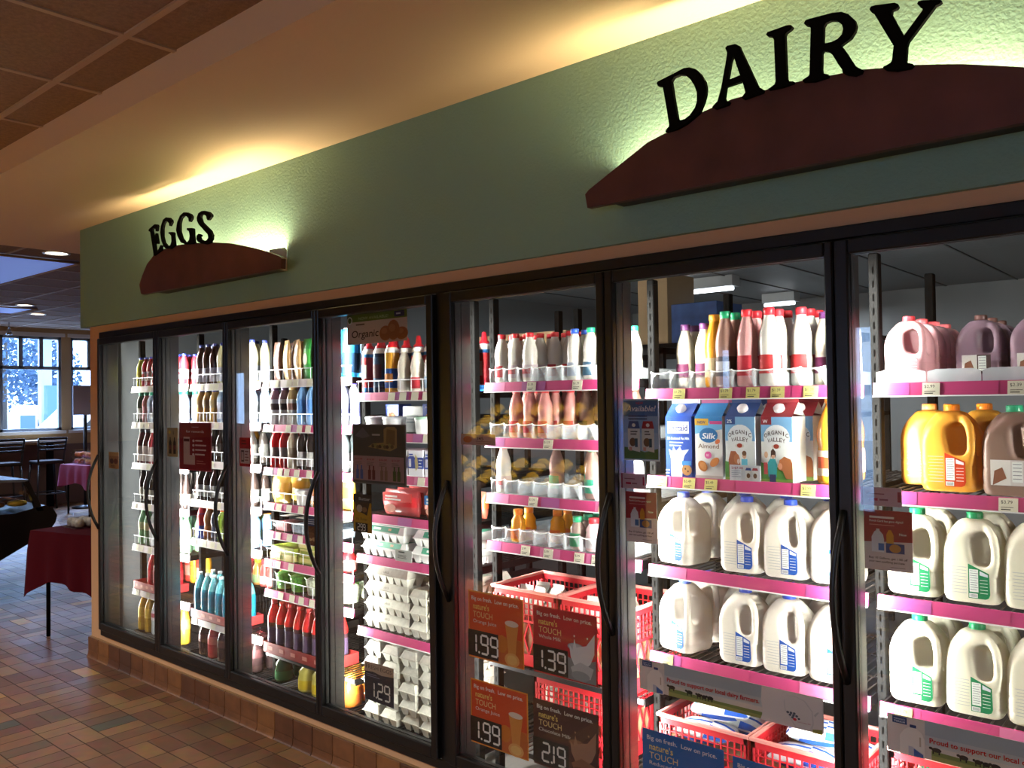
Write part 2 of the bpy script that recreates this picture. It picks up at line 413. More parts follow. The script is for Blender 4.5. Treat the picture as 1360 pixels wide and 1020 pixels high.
# wall behind the camera with windows; the last is unseen, added for daylight fill
b = MB(); bw = [(-14.15, -13.6, 1.2, 2.2), (-4.3, -4.13, 1.65, 2.15), (-3.04, -2.66, .45, 2.3), (.5, 1.9, 1.0, 2.3)]
prev = -14.9
for (a, c, z0, z1) in bw:
    b.box(prev, a, -6.12, -6, 0, 2.9, FARW); b.box(a, c, -6.12, -6, 0, z0, FARW); b.box(a, c, -6.12, -6, z1, 2.9, FARW); prev = c
b.box(prev, 3.1, -6.12, -6, 0, 2.9, FARW); struct(b.build('wall_aisle'))
for i, (a, c, z0, z1) in enumerate(bw):
    b = MB(); b.box(a, c, -6.1, -6.02, z0, z0+.04, WF); b.box(a, c, -6.1, -6.02, z1-.04, z1, WF); b.box(a, a+.03, -6.1, -6.02, z0, z1, WF); b.box(c-.03, c, -6.1, -6.02, z0, z1, WF)
    w = struct(b.build('window_%d' % (i+4))); g = MB(); g.box(a+.03, c-.03, -6.06, -6.056, z0+.04, z1-.04, GLASS); kid(w, g.build('window_pane'))
# cooler room shell
CW = mat('#6d7276', .5, bump=.2, bscale=200, name='cooler_panel')
b = MB(); b.box(WL+.08, 3, 6.3, 6.4, 0, 2.75, CW); struct(b.build('wall_cooler_back'))
b = MB(); b.box(WL+.08, 3, .12, 6.3, 2.62, 2.7, CW)
for x in np.arange(-5, 3, .58): b.box(x, x+.012, .12, 6.3, 2.612, 2.621, mat('#3d4145', .5, name='panel_joint'))
struct(b.build('ceiling_cooler'))
b = MB(); b.box(WL+.08, 3, .12, 6.3, 0, .1, mat('#3c3a38', .6, name='cooler_floor')); struct(b.build('floor_cooler'))
# ------------------------------------------------------------------ world and outside
w = bpy.data.worlds.new('sky'); sc.world = w; w.use_nodes = True
bgn = w.node_tree.nodes['Background']; bgn.inputs[0].default_value = (.40, .60, 1, 1); bgn.inputs[1].default_value = 9
try: w.cycles.sampling_method = 'NONE'
except Exception: pass
b = MB(); b.box(-60, -15, -40, 50, -.3, -.12, mat('#8f979c', .9, name='concrete')); o = struct(b.build('ground_outside'))
b = MB(); b.box(-14.9, 3.2, -30, -6.2, -.3, -.12, mat('#cfd4d6', .9, name='concrete')); o = struct(b.build('pavement_outside'))
def tree(y, x, h, r, label):
    t = thing('street_tree', label, 'tree', (x, y, -.12), group='trees beyond the window')
    m = MB(); m.tube([(0, 0, 0), (.05, 0, h*.4), (0, .1, h*.8)], [.16, .12, .06], mat('#5a5048', .9), 6)
    kid(t, m.build('trunk', t))
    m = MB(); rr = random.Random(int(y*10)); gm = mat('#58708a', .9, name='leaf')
    for k in range(1500):
        a, q, d = rr.uniform(0, 2*PI), rr.uniform(-.9, 1), rr.random()**.4
        c = Vector((math.cos(a)*math.sqrt(1-q*q)*r*d, math.sin(a)*math.sqrt(1-q*q)*r*d, h*.62+q*h*.4*d)); s_ = rr.uniform(.05, .13)
        n1 = Vector((rr.uniform(-1, 1), rr.uniform(-1, 1), rr.uniform(-1, 1))).normalized(); n2 = n1.orthogonal().normalized()
        m.add([c+n1*s_, c+n2*s_*.6, c-n1*s_, c-n2*s_*.6], [(0, 1, 2, 3)], gm)
    kid(t, m.build('crown', t))
p_ = [atX(u, 540, -34) for u in (30, 62, 105)]
tree(p_[0].y+.9, -34, 4.4, 1.2, 'hazy blue-green tree outside, middle of the wide far window')
tree(p_[1].y, -38.5, 5.6, 1.7, 'hazy blue-green tree outside, behind the parked car')
tree(p_[2].y, -43, 6.2, 1.7, 'hazy blue-green tree outside the narrow far window by the cooler wall')
# white parked car seen from the side
cy = atX(52, 560, -17.5).y+.75
t = thing('parked_car', 'white car parked outside the far window with dark side glass', 'car', (-17.5, cy, -.12))
CARW = mat('#dfe6ec', .25, coat=.5, name='car_paint')
prof = [(-1.0, .35), (-1.05, .75), (-.55, .9), (.0, 1.42), (.35, 1.5), (1.5, 1.48), (2.2, 1.0), (2.5, .9), (2.52, .35)]
m = MB(); m.prism([prof], lambda a, c: (.85, a*1.2, c*1.24), lambda a, c: (-.85, a*1.2, c*1.24), CARW); kid(t, m.build('car_body', t))
m = MB(); m.prism([[(-.35, .95), (.08, 1.38), (.7, 1.42), (.7, .95)]], lambda a, c: (.86, a*1.2, c*1.24), lambda a, c: (.852, a*1.2, c*1.24), mat('#22303d', .1, name='tinted_glass'))
m.prism([[(.78, .95), (.78, 1.42), (1.4, 1.4), (1.95, .95)]], lambda a, c: (.86, a*1.2, c*1.24), lambda a, c: (.852, a*1.2, c*1.24), mat('#22303d', .1, name='tinted_glass')); kid(t, m.build('side_window', t))
for wy_ in (-.6, 2.1):
    m = MB(); m.lathe([(0, 0), (.33, 0), (.34, .05), (.34, .2), (0, .2)], BLACKM, 18); q = m.build('wheel', t, (.72, wy_, .34)); q.rotation_euler = (0, PI/2, 0); kid(t, q)
t = thing('fuel_pump', 'white fuel pump standing outside the wide far window', 'fuel pump', (-23.2, atX(33, 560, -23.2).y, -.12))
m = MB(); m.bbox(-.2, .2, -.24, .24, 0, 1.75, mat('#eef2f5', .4), .03); kid(t, m.build('pump_cabinet', t))
m = MB(); m.box(.2, .215, -.17, .17, 1.1, 1.5, mat('#55708a', .3)); kid(t, m.build('pump_screen', t))
m = MB(); m.tube([(.1, .25, 1.4), (.16, .32, .9), (.14, .34, .3), (.13, .29, .9)], .025, BLACKM, 6); kid(t, m.build('hose', t))
t = thing('fuel_canopy', 'white station canopy on posts outside the far windows', 'canopy', (-28, atX(30, 460, -24).y, -.12))
m = MB(); m.box(-3, 3, -3, 3, 4.2, 4.8, mat('#e6edf2', .5)); kid(t, m.build('canopy_deck', t))
for q in (-2, 2): m = MB(); m.box(-.15, .15, q-.15, q+.15, 0, 4.2, mat('#c9d3da', .5)); kid(t, m.build('post', t))
b = MB(); b.box(-26.2, -26, atX(62, 560, -26).y, atX(62, 560, -26).y+5, 0, 2.2, mat('#5f7f9f', .6)); tag(b.build('dumpster_fence'), 'blue-grey board fence beyond the parked car outside', 'fence')
# ------------------------------------------------------------------ lights
def area(name, loc, tgt, sx, sy, power, col, spread=None, up=(0, 0, 1)):
    l = bpy.data.lights.new(name, 'AREA'); l.shape = 'RECTANGLE'; l.size = sx; l.size_y = sy; l.energy = power; l.color = col
    if spread: l.spread = spread
    o = bpy.data.objects.new(name, l); C.objects.link(o); o.location = loc
    z = (Vector(loc)-Vector(tgt)).normalized(); x = Vector(up).cross(z).normalized(); o.rotation_euler = Matrix((x, z.cross(x), z)).transposed().to_euler(); return o
LEDC = (1, .97, .9)
LEDP = 36
def led(x, dirx, p=LEDP):
    o = area('led_lamp', (x, .092, 1.1), (x+dirx*.38, .092+1.0, 1.1), .02, 1.72, p, LEDC); return o
MUL = [-5.445]+[(D_R[i]+D_L[i+1])/2 for i in range(6)]+[-.05]
for i, x in enumerate(MUL):
    if i < 7: led(x+.02, 1, LEDP*(1.1 if i else .55))
    if i > 0: led(x-.02, -1)
area('daylight', (-17.5, 3.2, 5.2), (-9, 1.2, 0), 5, 2.5, 7000, (.36, .55, 1))
# cooler ceiling tubes
for (u, v, u2, v2, lab) in ((905, 392, 975, 384, 'bare white fluorescent fixture on the cooler ceiling, above the sixth door bottles'), (1016, 407.5, 1062, 404.5, 'bare white fluorescent fixture deeper on the cooler ceiling, low over purple caps')):
    a, c = atZ(u, v, 2.5), atZ(u2, v2, 2.5); c.y = a.y
    t = thing('ceiling_fixture', lab, 'light fixture', ((a.x+c.x)/2, a.y, 2.5))
    h = (c.x-a.x)/2
    m = MB(); m.box(-h, h, -.07, .07, .03, .12, mat('#c8ccd0', .5)); kid(t, m.build('housing', t))
    m = MB(); m.tube([(-h+.01, -.03, .01), (h-.01, -.03, .01)], .016, mat('#f4f7ff', .5, emit=6, name='lit_tube'), 8); kid(t, m.build('lamp_tube', t))
    area('stock_lamp', ((a.x+c.x)/2, a.y, 2.48), ((a.x+c.x)/2, a.y, 0), 1, .1, 28, (.9, .95, 1), up=(0, 1, 0))
# downlights
WARM = (1, .95, .9)
def downlight(x, y, label, vis=1):
    t = thing('downlight', label, 'ceiling light', (x, y, 2.872), group='recessed ceiling downlights')
    m = MB(); m.lathe([(.085, .004), (.105, .004), (.105, -.004), (.085, -.004), (.085, .004)], mat('#d8d4cc', .4), 20); kid(t, m.build('trim_ring', t))
    m = MB(); m.lathe([(0, 0), (.085, 0)], mat('#fff2d8', .5, emit=5, name='lit_lens'), 20); kid(t, m.build('lens', t))
    l = bpy.data.lights.new('downlight_lamp', 'SPOT'); l.energy = 60*vis; l.color = WARM; l.spot_size = 2.2; l.spot_blend = .8; l.shadow_soft_size = .08
    o = bpy.data.objects.new('downlight_lamp', l); C.objects.link(o); o.location = (x, y, 2.85)
for (u, v, lab) in ((75, 336, 'lit round downlight beside the soffit end, largest of three'), (33, 405, 'lit round downlight beside the small skylight, middle of three'), (50, 417, 'small dim round downlight closest to the far window wall')):
    q = atZ(u, v, 2.875); downlight(q.x, q.y, lab)
for (x, y, p) in ((-4.3, -3.3, 1), (-2.0, -3.6, 1), (.3, -3.4, 1), (-6.6, -3.0, 1), (-9, -2.5, 1)):  # extra unseen ceiling lamps, added to raise the room's ambient light
    l = bpy.data.lights.new('downlight_lamp', 'SPOT'); l.energy = 290*p; l.color = WARM; l.spot_size = 2.6; l.spot_blend = .8; l.shadow_soft_size = .1
    o = bpy.data.objects.new('downlight_lamp', l); C.objects.link(o); o.location = (x, y, 2.85)
# glowing panels added to stand in for blue daylit ceiling
def add_glow_panel(pts, label):
    m = MB(); GLOW = mat('#7f9bff', .5, emit=.3, name='lit_skylight'); z = 2.862
    m.add([(x, y, z) for x, y in pts]+[(x, y, z+.01) for x, y in pts], [(0, 1, 2, 3), (7, 6, 5, 4), (0, 4, 5, 1), (1, 5, 6, 2), (2, 6, 7, 3), (3, 7, 4, 0)], GLOW)
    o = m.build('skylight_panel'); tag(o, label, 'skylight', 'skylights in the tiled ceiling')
    m = MB()
    for k in range(4): m.tube([(pts[k][0], pts[k][1], z), (pts[(k+1) % 4][0], pts[(k+1) % 4][1], z)], .012, TEE, 4)
    kid(o, m.build('skylight_frame', o))
add_glow_panel([(-7.70, -1.2), (-7.70, .77), (-8.6, .76), (-9.6, -1.2+.0)] if 0 else [(-7.71, -1.0), (-7.71, .77), (-9.58, .74), (-9.58, -1.0)], 'large blue daylit skylight panel near the soffit end')
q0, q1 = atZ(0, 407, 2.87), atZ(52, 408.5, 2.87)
add_glow_panel([(q0.x, q0.y-1), (q0.x+.1, q1.y), (q0.x-.75, q1.y-.02), (q0.x-.75, q0.y-1)], 'small blue daylit skylight panel farther toward the window wall')
m = MB(); q = atZ(12, 428, 2.87)
t = thing('ceiling_spotlight', 'small chrome spotlight hanging from the far ceiling beside the skylight', 'spotlight', (q.x, q.y, 2.72))
m.tube([(0, 0, .15), (0, 0, .05)], .012, CHROME, 6); kid(t, m.build('stem', t))
m = MB(); m.lathe([(0, .04), (.025, .04), (.045, -.04), (.038, -.04), (0, .01)], CHROME, 14); kid(t, m.build('lamp_shade', t))
# ------------------------------------------------------------------ signs
WOOD = mat('#5a3330', .45, noise=.35, nscale=6, name='stained_wood')
def px(pts, ox, oy, k): return [(ox+a/k, oy+b_/k) for a, b_ in pts]
def sign(name, label, board, letters, x0, x1, xl0, xl1, power, lx):
    YB = -.14
    t = thing(name, label, 'sign', ((x0+x1)/2, 0, 2.24)); ox, oz = (x0+x1)/2, 2.24
    m = MB(); m.prism([[(a-ox, c-oz) for a, c in board]], lambda a, c: (a, YB, c), lambda a, c: (a, YB+.024, c), WOOD); kid(t, m.build('board', t))
    for loops in letters:
        L = []
        for lp in loops:
            L.append([(q.x-ox, q.z-oz) for q in (atY(u, v, YB-.012) for u, v in lp)])
        m = MB(); m.prism(L, lambda a, c: (a, YB-.014, c), lambda a, c: (a, YB-.001, c), mat('#0b0a0a', .9, spec=.05, name='black_letter')); kid(t, m.build('letter', t))
    m = MB(); a, c = xl0-ox, xl1-ox; DK = mat('#20211f', .5, name='dark_pan'); WH = mat('#d9cfc6', .5, name='white_enamel')
    m.box(a, c, -.115, -.023, -.005, .004, DK); m.box(a, c, -.034, -.023, .004, .05, WH)
    for e, f in ((a, a-.008), (c, c+.008)):
        m.prism([[(-.115, -.005), (-.115, .085), (-.035, .105), (-.025, .095), (-.023, -.005)]], lambda y, z, e=e: (e, y, z), lambda y, z, f=f: (f, y, z), WH if f > e else DK, BLACK)
    kid(t, m.build('light_box', t))
    m = MB(); m.tube([(a+.03, -.07, .028), (c-.03, -.07, .028)], .012, mat('#ffe9b0', .5, emit=3, name='lit_tube'), 8); kid(t, m.build('lamp_tube', t))
    for q in lx: area('sign_lamp', (q, -.075, 2.285), (q, -.055, 3), .5, .05, power, (1, .84, .52), up=(0, 1, 0))
    return t
D_ = lambda p: px(p, 860, 80, 6.8); B_ = lambda p: px(p, 1000, 0, 8.5); Y_ = lambda p: px(p, 1120, 0, 8.5); E_ = lambda p: px(p, 190, 270, 12.364)
dairy = [
 [D_([(85,205),(100,190),(210,135),(330,72),(380,65),(430,78),(480,125),(520,190),(533,250),(528,310),(510,380),(470,475),(350,575),(260,625),(165,652),(165,632),(195,600),(197,580),(175,440),(140,240),(95,235)]),
  D_([(218,190),(240,155),(290,133),(345,137),(390,175),(425,230),(447,290),(448,370),(430,430),(380,500),(340,530),(300,542),(275,530),(265,480),(240,340)])],
 [[(963.5,64),(966,61),(977,58.5),(982,61),(984,66),(1007,115),(1014,119),(1013,123),(988,132),(985,130),(990,123),(988,114),(986,108.5),(964.5,115.5),(962.5,130),(964,134),(969,135.5),(967,139),(950,145),(946,143),(948,140),(953,135),(958,117),(964.7,80),(966,70)],
  [(974,73),(983,100),(966.7,106.8),(971,82)]],
 [B_([(150,395),(165,365),(390,285),(430,283),(448,305),(435,330),(375,375),(365,400),(385,890),(400,918),(460,920),(455,940),(330,985),(180,1015),(175,1005),(245,955),(258,920),(240,450),(220,415),(170,412)])],
 [B_([(577,265),(595,230),(620,220),(900,145),(1000,135),(1080,160),(1150,225),(1172,290),(1160,350),(1110,430),(998,515),(1060,600),(1150,740),(1200,770),(1240,790),(1225,825),(1150,855),(1060,845),(1015,825),(1010,790),(960,720),(900,620),(850,582),(800,575),(783,600),(780,800),(795,832),(850,840),(850,870),(690,920),(570,925),(560,905),(630,860),(640,840),(655,320),(640,297),(600,290)]),
  B_([(803,300),(825,260),(880,235),(950,235),(1005,275),(1020,325),(1005,390),(960,440),(890,475),(795,495)])],
 [Y_([(297,105),(315,75),(360,62),(580,32),(615,45),(625,75),(605,100),(555,120),(548,160),(685,405),(895,120),(898,95),(860,72),(835,45),(850,15),(900,5),(1060,-5),(1105,0),(1112,20),(1090,45),(1045,65),(740,470),(725,520),(712,690),(725,710),(785,722),(795,740),(760,770),(600,800),(490,790),(450,770),(455,755),(530,715),(550,690),(570,520),(545,480),(345,150),(310,130)])]]
bd = [atY(u, v, -.14) for u, v in [(780,276),(777,258),(782,252),(860,189),(890,173.5),(930,150),(970,132.5),(1020,118.5),(1070,106),(1145,92.5),(1210,86.5),(1250,85.2),(1280,85.1),(1330,87.5),(1358,89)]]
full = [(q.x, q.z) for q in bd]+[(-.3, 2.311), (-.25, 2.282), (-.236, 2.268), (-.243, 2.223)]
sign('dairy_sign', 'long red-stained arched wooden sign topped by black DAIRY letters', full, dairy, -1.585, -.24, -1.51, -.26, 10, [-1.22, -.62])
eggs = [
 [E_([(90,440),(110,415),(190,345),(225,345),(240,370),(230,450),(212,460),(208,430),(185,405),(155,420),(150,450),(180,580),(205,575),(205,500),(220,490),(245,640),(240,665),(215,665),(205,635),(190,640),(210,790),(225,805),(265,740),(290,685),(305,700),(300,770),(175,860),(175,830),(165,760),(120,470),(100,460)])],
 [E_([(285,480),(295,380),(330,270),(380,230),(430,235),(470,275),(475,310),(445,375),(435,370),(430,330),(400,295),(370,295),(340,340),(325,420),(325,540),(350,640),(400,700),(430,705),(455,680),(470,620),(465,540),(450,515),(420,495),(425,475),(490,470),(505,485),(505,540),(520,690),(450,745),(380,745),(340,710),(305,620)])],
 [E_([(545,440),(565,310),(610,200),(670,150),(720,148),(780,175),(805,215),(800,260),(770,305),(755,300),(748,250),(720,215),(670,205),(630,245),(607,330),(607,460),(640,570),(690,635),(730,635),(760,605),(770,530),(755,460),(720,435),(725,408),(810,405),(825,420),(830,520),(845,645),(800,665),(690,675),(620,640),(570,540)])],
 [E_([(885,240),(910,165),(960,130),(1010,122),(1080,140),(1125,185),(1125,215),(1085,270),(1065,278),(1050,260),(1040,210),(1000,180),(955,190),(945,230),(970,310),(1040,380),(1110,450),(1140,520),(1135,590),(1100,650),(1030,672),(960,660),(900,630),(880,590),(885,530),(915,500),(945,515),(950,540),(930,545),(945,590),(1000,620),(1045,610),(1075,570),(1065,510),(1000,440),(920,350),(890,290)])]]
bd = [(q.x, q.z) for q in (atY(u, v, -.14) for u, v in [(188.7,391),(186.8,389.6),(185,378),(188.7,366.6),(195,351),(204,339),(217,331),(236.5,325.5),(259,322.5),(282,321.7),(305,323),(328,327.5),(354,334),(372,340.8),(373.8,343.5),(373.3,356.5)])]
cap = atY(380, 340, -.03).x
sign('eggs_sign', 'short red-stained arched wooden sign topped by black EGGS letters', bd, eggs, bd[0][0], bd[-1][0], bd[0][0]+.07, cap-.01, 10.0, [bd[0][0]+.35, bd[-1][0]-.38])
# ------------------------------------------------------------------ cooler frame and doors
t = thing('cooler_frame', 'black metal frame around the seven glass cooler doors', 'cooler frame', ((FX0+FX1)/2, 0, FB)); ox, oz = (FX0+FX1)/2, FB
def fr(nm, x0, x1, z0, z1, y0=-.02, y1=.09, m_=BLACK):
    m = MB(); m.bbox(x0-ox, x1-ox, y0, y1, z0-oz, z1-oz, m_, .003); kid(t, m.build(nm, t))
fr('header', FX0, FX1, 2.035, FT); fr('sill', FX0, FX1, FB, .205); fr('jamb', FX0, -5.449, .205, 2.035); fr('jamb', -.065, FX1, .205, 2.035)
MULM = mat('#1d1e20', .35, metal=0, name='dark_anodised')
for i in range(6):
    a, c = D_R[i], D_L[i+1]; a2, c2 = a-.024, c+.024
    m = MB(); m.bbox(a2-ox, c2-ox, .002, .085, .205-oz, 2.035-oz, MULM, .003)
    if c-a > .01: m.box(a+.001-ox, c-.001-ox, -.02, .002, .205-oz, 2.035-oz, BLACK)
    for q in (a2-.002, c2-.004): m.box(q-ox, q+.006-ox, .03, .04, .205-oz, 2.035-oz, STEEL)
    kid(t, m.build('mullion', t))
DORD = ['window-end', 'second', 'third', 'fourth', 'fifth', 'sixth', 'seventh']
for i in range(7):
    x0, x1 = D_L[i], D_R[i]; g0, g1 = G_L[i]-.004, G_R[i]
    t = thing('cooler_door', ['black framed glass cooler door at the window end, over clear sodas', 'black framed glass cooler door with the red rewards poster', 'black framed glass cooler door over salads and red drink pack', 'black framed glass cooler door over stacked egg cartons', 'black framed glass cooler door with two orange juice price posters', 'black framed glass cooler door over blue-capped milk gallons', 'black framed glass cooler door over green-capped milk gallons'][i], 'cooler door', (x0, 0, .2), group='glass cooler doors')
    m = MB()
    for (a, c, z0, z1) in ((x0, g0, .21, 2.03), (g1, x1, .21, 2.03), (g0, g1, 1.99, 2.03), (g0, g1, .21, .256)):
        m.bbox(a-x0, c-x0, -.045, -.021, z0-.2, z1-.2, BLACK, .004)
        m.box(a-x0 if a == x0 else a-x0, c-x0, -.021, -.003, z0-.2, z1-.2, BLACKM)
    kid(t, m.build('door_frame', t))
    m = MB(); m.box(g0-x0+.001, g1-x0-.001, -.018, -.013, .257-.2, 1.989-.2, GLASS); kid(t, m.build('glass_pane', t))
    m = MB(); h0, h1 = .66, 1.08; hx = .014
    pts = [(hx, -.045, h1+.02)]+[(hx-.012*math.sin(PI*k/12), -.05-.055*math.sin(PI*k/12)**.7, h1-(h1-h0)*k/12) for k in range(1, 12)]+[(hx, -.045, h0-.02)]
    m.tube(pts, .0095, BLACK, 8); kid(t, m.build('door_handle', t))
# ================================================================== shelving
U = [(-5.335, -4.635), (-4.60, -3.885), (-3.85, -3.13), (-3.095, -2.425), (-2.28, -1.57), (-1.535, -.822), (-.788, -.12)]
SH = [[1.724, 1.499, 1.244, .994, .732, .455, .19], [1.722, 1.505, 1.286, 1.062, .839, .39, .172], [1.725, 1.498, 1.277, 1.097, .952, .806, .651, .33, .172],
      [1.649, 1.467, 1.283, 1.101, .913, .583, .165], [1.677, 1.46, 1.241, 1.053, .585, .27], [1.639, 1.346, 1.047, .755, .25], [1.641, 1.341, 1.048, .749, .33]]
YF = .13; YD = .78
TAGY = paper('#e6df8e'); TAGC = paper('#e9e6d0'); INK = paper('#3a3a38'); RED = paper('#b3202c')
wire_dark = mat('#4a4442', .35, metal=.6, name='wire')
def xu(u, y, v=549): return atY(u, v, y).x
# price tags: bay -> shelf -> list of (pixel u, colour, price)
TAGS = {(3, 0): [(520, 'c', '2.99'), (535, 'c', '2.99'), (551, 'c', '2.49'), (566, 'c', '2.49')], (3, 1): [(566, 'c', '3.19')], (3, 2): [(558, 'c', '1.89')],
 (4, 0): [(706, 'c', '1.39'), (767, 'c', '1.39')], (4, 1): [(727, 'c', '1.39')], (4, 2): [(706, 'c', '1.39'), (800, 'y', '1.39')], (4, 3): [(695, 'c', '.99'), (725, 'c', '.99'), (766, 'c', '.99'), (789, 'c', '.99')],
 (5, 0): [(902, 'y', '1.79'), (964, 'y', '1.79'), (1000, 'y', '1.79'), (1033, 'y', '1.39'), (1077, 'y', '1.39')], (5, 1): [(876, 'y', '2.99'), (913, 'y', '3.49'), (942, 'y', '3.49'), (1071, 'y', '2.99')],
 (5, 3): [(880, 'y', '2.79')], (6, 0): [(1237, 'c', '2.99'), (1352, 'c', '2.39')], (6, 1): [(1336, 'c', '3.79')], (6, 3): [(1191, 'y', '2.79')]}
UPR = mat('#060606', .7, spec=.04, name='black_upright')
SHN = ['top', 'second', 'third', 'fourth', 'fifth', 'sixth', 'seventh', 'eighth', 'lowest']
for bi, (x0, x1) in enumerate(U):
    lab = 'black steel shelf unit with wire shelves inside the %s cooler door' % DORD[bi]
    t = thing('shelf_unit', lab, 'shelves', (x0, YF, .1), group='shelf units inside the cooler')
    for (a, y_) in ((-.03, .05), (-.03, .62)) + (((x1-x0+.004, .05), (x1-x0+.004, .62)) if bi in (3, 6) else ()):
        m = MB(); m.bbox(a, a+.027, y_, y_+.035, 0, 1.92, UPR, .003)
        for k in range(46): m.box(a+.011, a+.016, y_-.0006, y_, .06+k*.04, .08+k*.04, mat('#020202', .9, spec=0, name='slot'))
        kid(t, m.build('upright', t))
    for si, z in enumerate(SH[bi]):
        zz = z-.1; w = x1-x0; deckonly = (bi == 4 and si >= 4) or (bi in (5, 6) and si == 4) or (bi in (0, 1) and si == 6) or (bi == 2 and si >= 7) or (bi == 3 and si == 6)
        m = MB(); n = int(w/.026)
        for k in range(n+1): m.tube([(k*w/n, 0, zz-.003), (k*w/n, YD-YF, zz-.003)], .0028, wire_dark if bi > 3 else CHROME, 4, cap=False)
        for y_ in (.004, .22, .44, YD-YF): m.tube([(0, y_, zz-.009), (w, y_, zz-.009)], .0045, DARKST, 5)
        m.box(-.004, 0, 0, YD-YF, zz-.03, zz, DARKST); m.box(w, w+.003, 0, YD-YF, zz-.03, zz, DARKST)
        s_ = m.build('wire_shelf', t); kid(t, s_)
        if deckonly:
            m = MB(); m.box(0, w, -.006, 0, zz-.02, zz-.002, STEEL); kid(s_, m.build('front_bar', s_)); continue
        col = WSTRIP if bi < 2 or (bi == 2 and si == 0) else PINK
        m = MB(); m.hexa([(-.004, -.010, zz-.034), (w+.003, -.010, zz-.034), (w+.003, 0, zz-.034), (-.004, 0, zz-.034)], [(-.004, -.004, zz+.002), (w+.003, -.004, zz+.002), (w+.003, 0, zz+.002), (-.004, 0, zz+.002)], col)
        m.box(-.004, w+.003, -.0125, -.009, zz-.0375, zz-.034, WHITEP)
        if col is PINK:   # printed blocks of paler and violet pink along the strip
            rr = random.Random(bi*10+si); a = 0
            while a < w-.12:
                e = a+rr.uniform(.07, .14)
                m.add([(a, -.0106, zz-.033), (e, -.0106, zz-.033), (e, -.0048, zz+.001), (a, -.0048, zz+.001)], [(0, 1, 2, 3)], mat(rr.choice(['#c2668f', '#974482', '#b83c6c', '#b2386c']), .4)); a = e+rr.uniform(.05, .2)
        kid(s_, m.build('price_strip', s_))
        tg = TAGS.get((bi, si))
        if tg is None and bi < 3:
            rr = random.Random(bi*20+si); tg = [(None, 'c', '1.%d9' % rr.randint(1, 9), x0+.05+.085*k+rr.uniform(-.02, .02)) for k in range(6) if rr.random() < .75]
        for q in (tg or []):
            tx = (q[3] if q[0] is None else xu(q[0], YF-.01))-x0
            if not (.02 < tx < w-.02): continue
            m = MB(); tm = TAGY if q[1] == 'y' else TAGC
            m.hexa([(-.022, -.0125, zz-.034), (.022, -.0125, zz-.034), (.022, -.0115, zz-.034), (-.022, -.0115, zz-.034)], [(-.022, -.0065, zz+.0), (.022, -.0065, zz+.0), (.022, -.0055, zz+.0), (-.022, -.0055, zz+.0)], tm)
            if bi > 3: m.text('$'+q[2], -.016, zz-.014, .012, INK, y=-.0115); m.rect(-.016, zz-.024, .012, zz-.0225, INK, -.0129); m.rect(-.016, zz-.030, .006, zz-.0275, INK, -.0132)
            o = m.build('price_tag', s_, loc=(tx, 0, 0)); kid(s_, o)
        if (bi < 3 or (bi == 3 and si == 0)) and (bi, si) not in ((0, 5), (1, 5), (2, 7)):
            m = MB(); wm = mat('#dfe4e8', .3, metal=.3, name='white_wire')
            m.tube([(0, .001, zz+.055), (w, .001, zz+.055)], .0022, wm, 5)
            for k in range(10): m.tube([(.01+k*(w-.02)/9, .001, zz), (.01+k*(w-.02)/9, .001, zz+.055)], .0015, wm, 4, cap=False)
            kid(s_, m.build('guard_wire', s_))
# stock racks deeper in the cooler
def rack(x0, x1, y0, y1, zs, label):
    t = thing('stock_rack', label, 'storage rack', (x0, y0, .1))
    w, d = x1-x0, y1-y0
    for a in (0, w-.03):
        for c in (0, d-.03): m = MB(); m.box(a, a+.03, c, c+.03, 0, zs[-1]-.101, DARKST); kid(t, m.build('upright', t))
    for z in zs:
        m = MB(); m.box(0, w, 0, d, z-.13, z-.1, DARKST)
        for k in range(12): m.box(k*w/12, k*w/12+.006, -.003, 0, z-.13, z-.1, STEEL)
        kid(t, m.build('rack_shelf', t))
    return t
rack(-3.6, -2.2, 1.35, 1.95, [.5, 1.0, 1.5, 1.86], 'dark storage rack carrying the cardboard carton behind the fifth door')
rack(-5.5, -4.2, 1.9, 2.5, [.5, 1.0, 1.5], 'dark storage rack deep behind the second and third doors')
rack(-3.7, -1.8, 3.0, 3.6, [.5, 1.0, 1.5, 2.0], 'dark storage rack deep behind the sixth and seventh doors')
KRAFT = mat('#b69873', .7, name='cardboard')
def carton(x, y, z, w, d, h, label, red=False, col=KRAFT):
    t = thing('cardboard_box', label, 'box', (x, y, z)); m = MB(); m.bbox(0, w, 0, d, 0, h, col, .003); m.box(0, w, d*.48, d*.52, h, h+.0008, mat('#c9b089', .4))
    m.add([(w*.15, -.001, h*.6), (w*.5, -.001, h*.6), (w*.5, -.001, h*.72), (w*.15, -.001, h*.72)], [(0, 1, 2, 3)], INK)
    for k in range(6): m.rect(w*(.5+.07*k), h*.25, w*(.5+.07*k)+w*.05, h*.45, mat('#8d7557', .7), -.001)
    if red: m.ell(-.0005, 0, 0, 0, RED)
    kid(t, m.build('box_body', t))
    if red:
        m = MB(); m.ell(w*.08, h*.55, h*.2, h*.2, mat('#ff4a32', .5)); o = m.build('round_sticker', t); o.location.y = -.0015; kid(t, o)
q = atY(712, 408, 1.4)
carton(q.x-.55, 1.38, 1.862, .78, .4, .13, 'flat cardboard carton with a red dot on top of the dark rack', True)
q = atY(750, 408, 1.42)
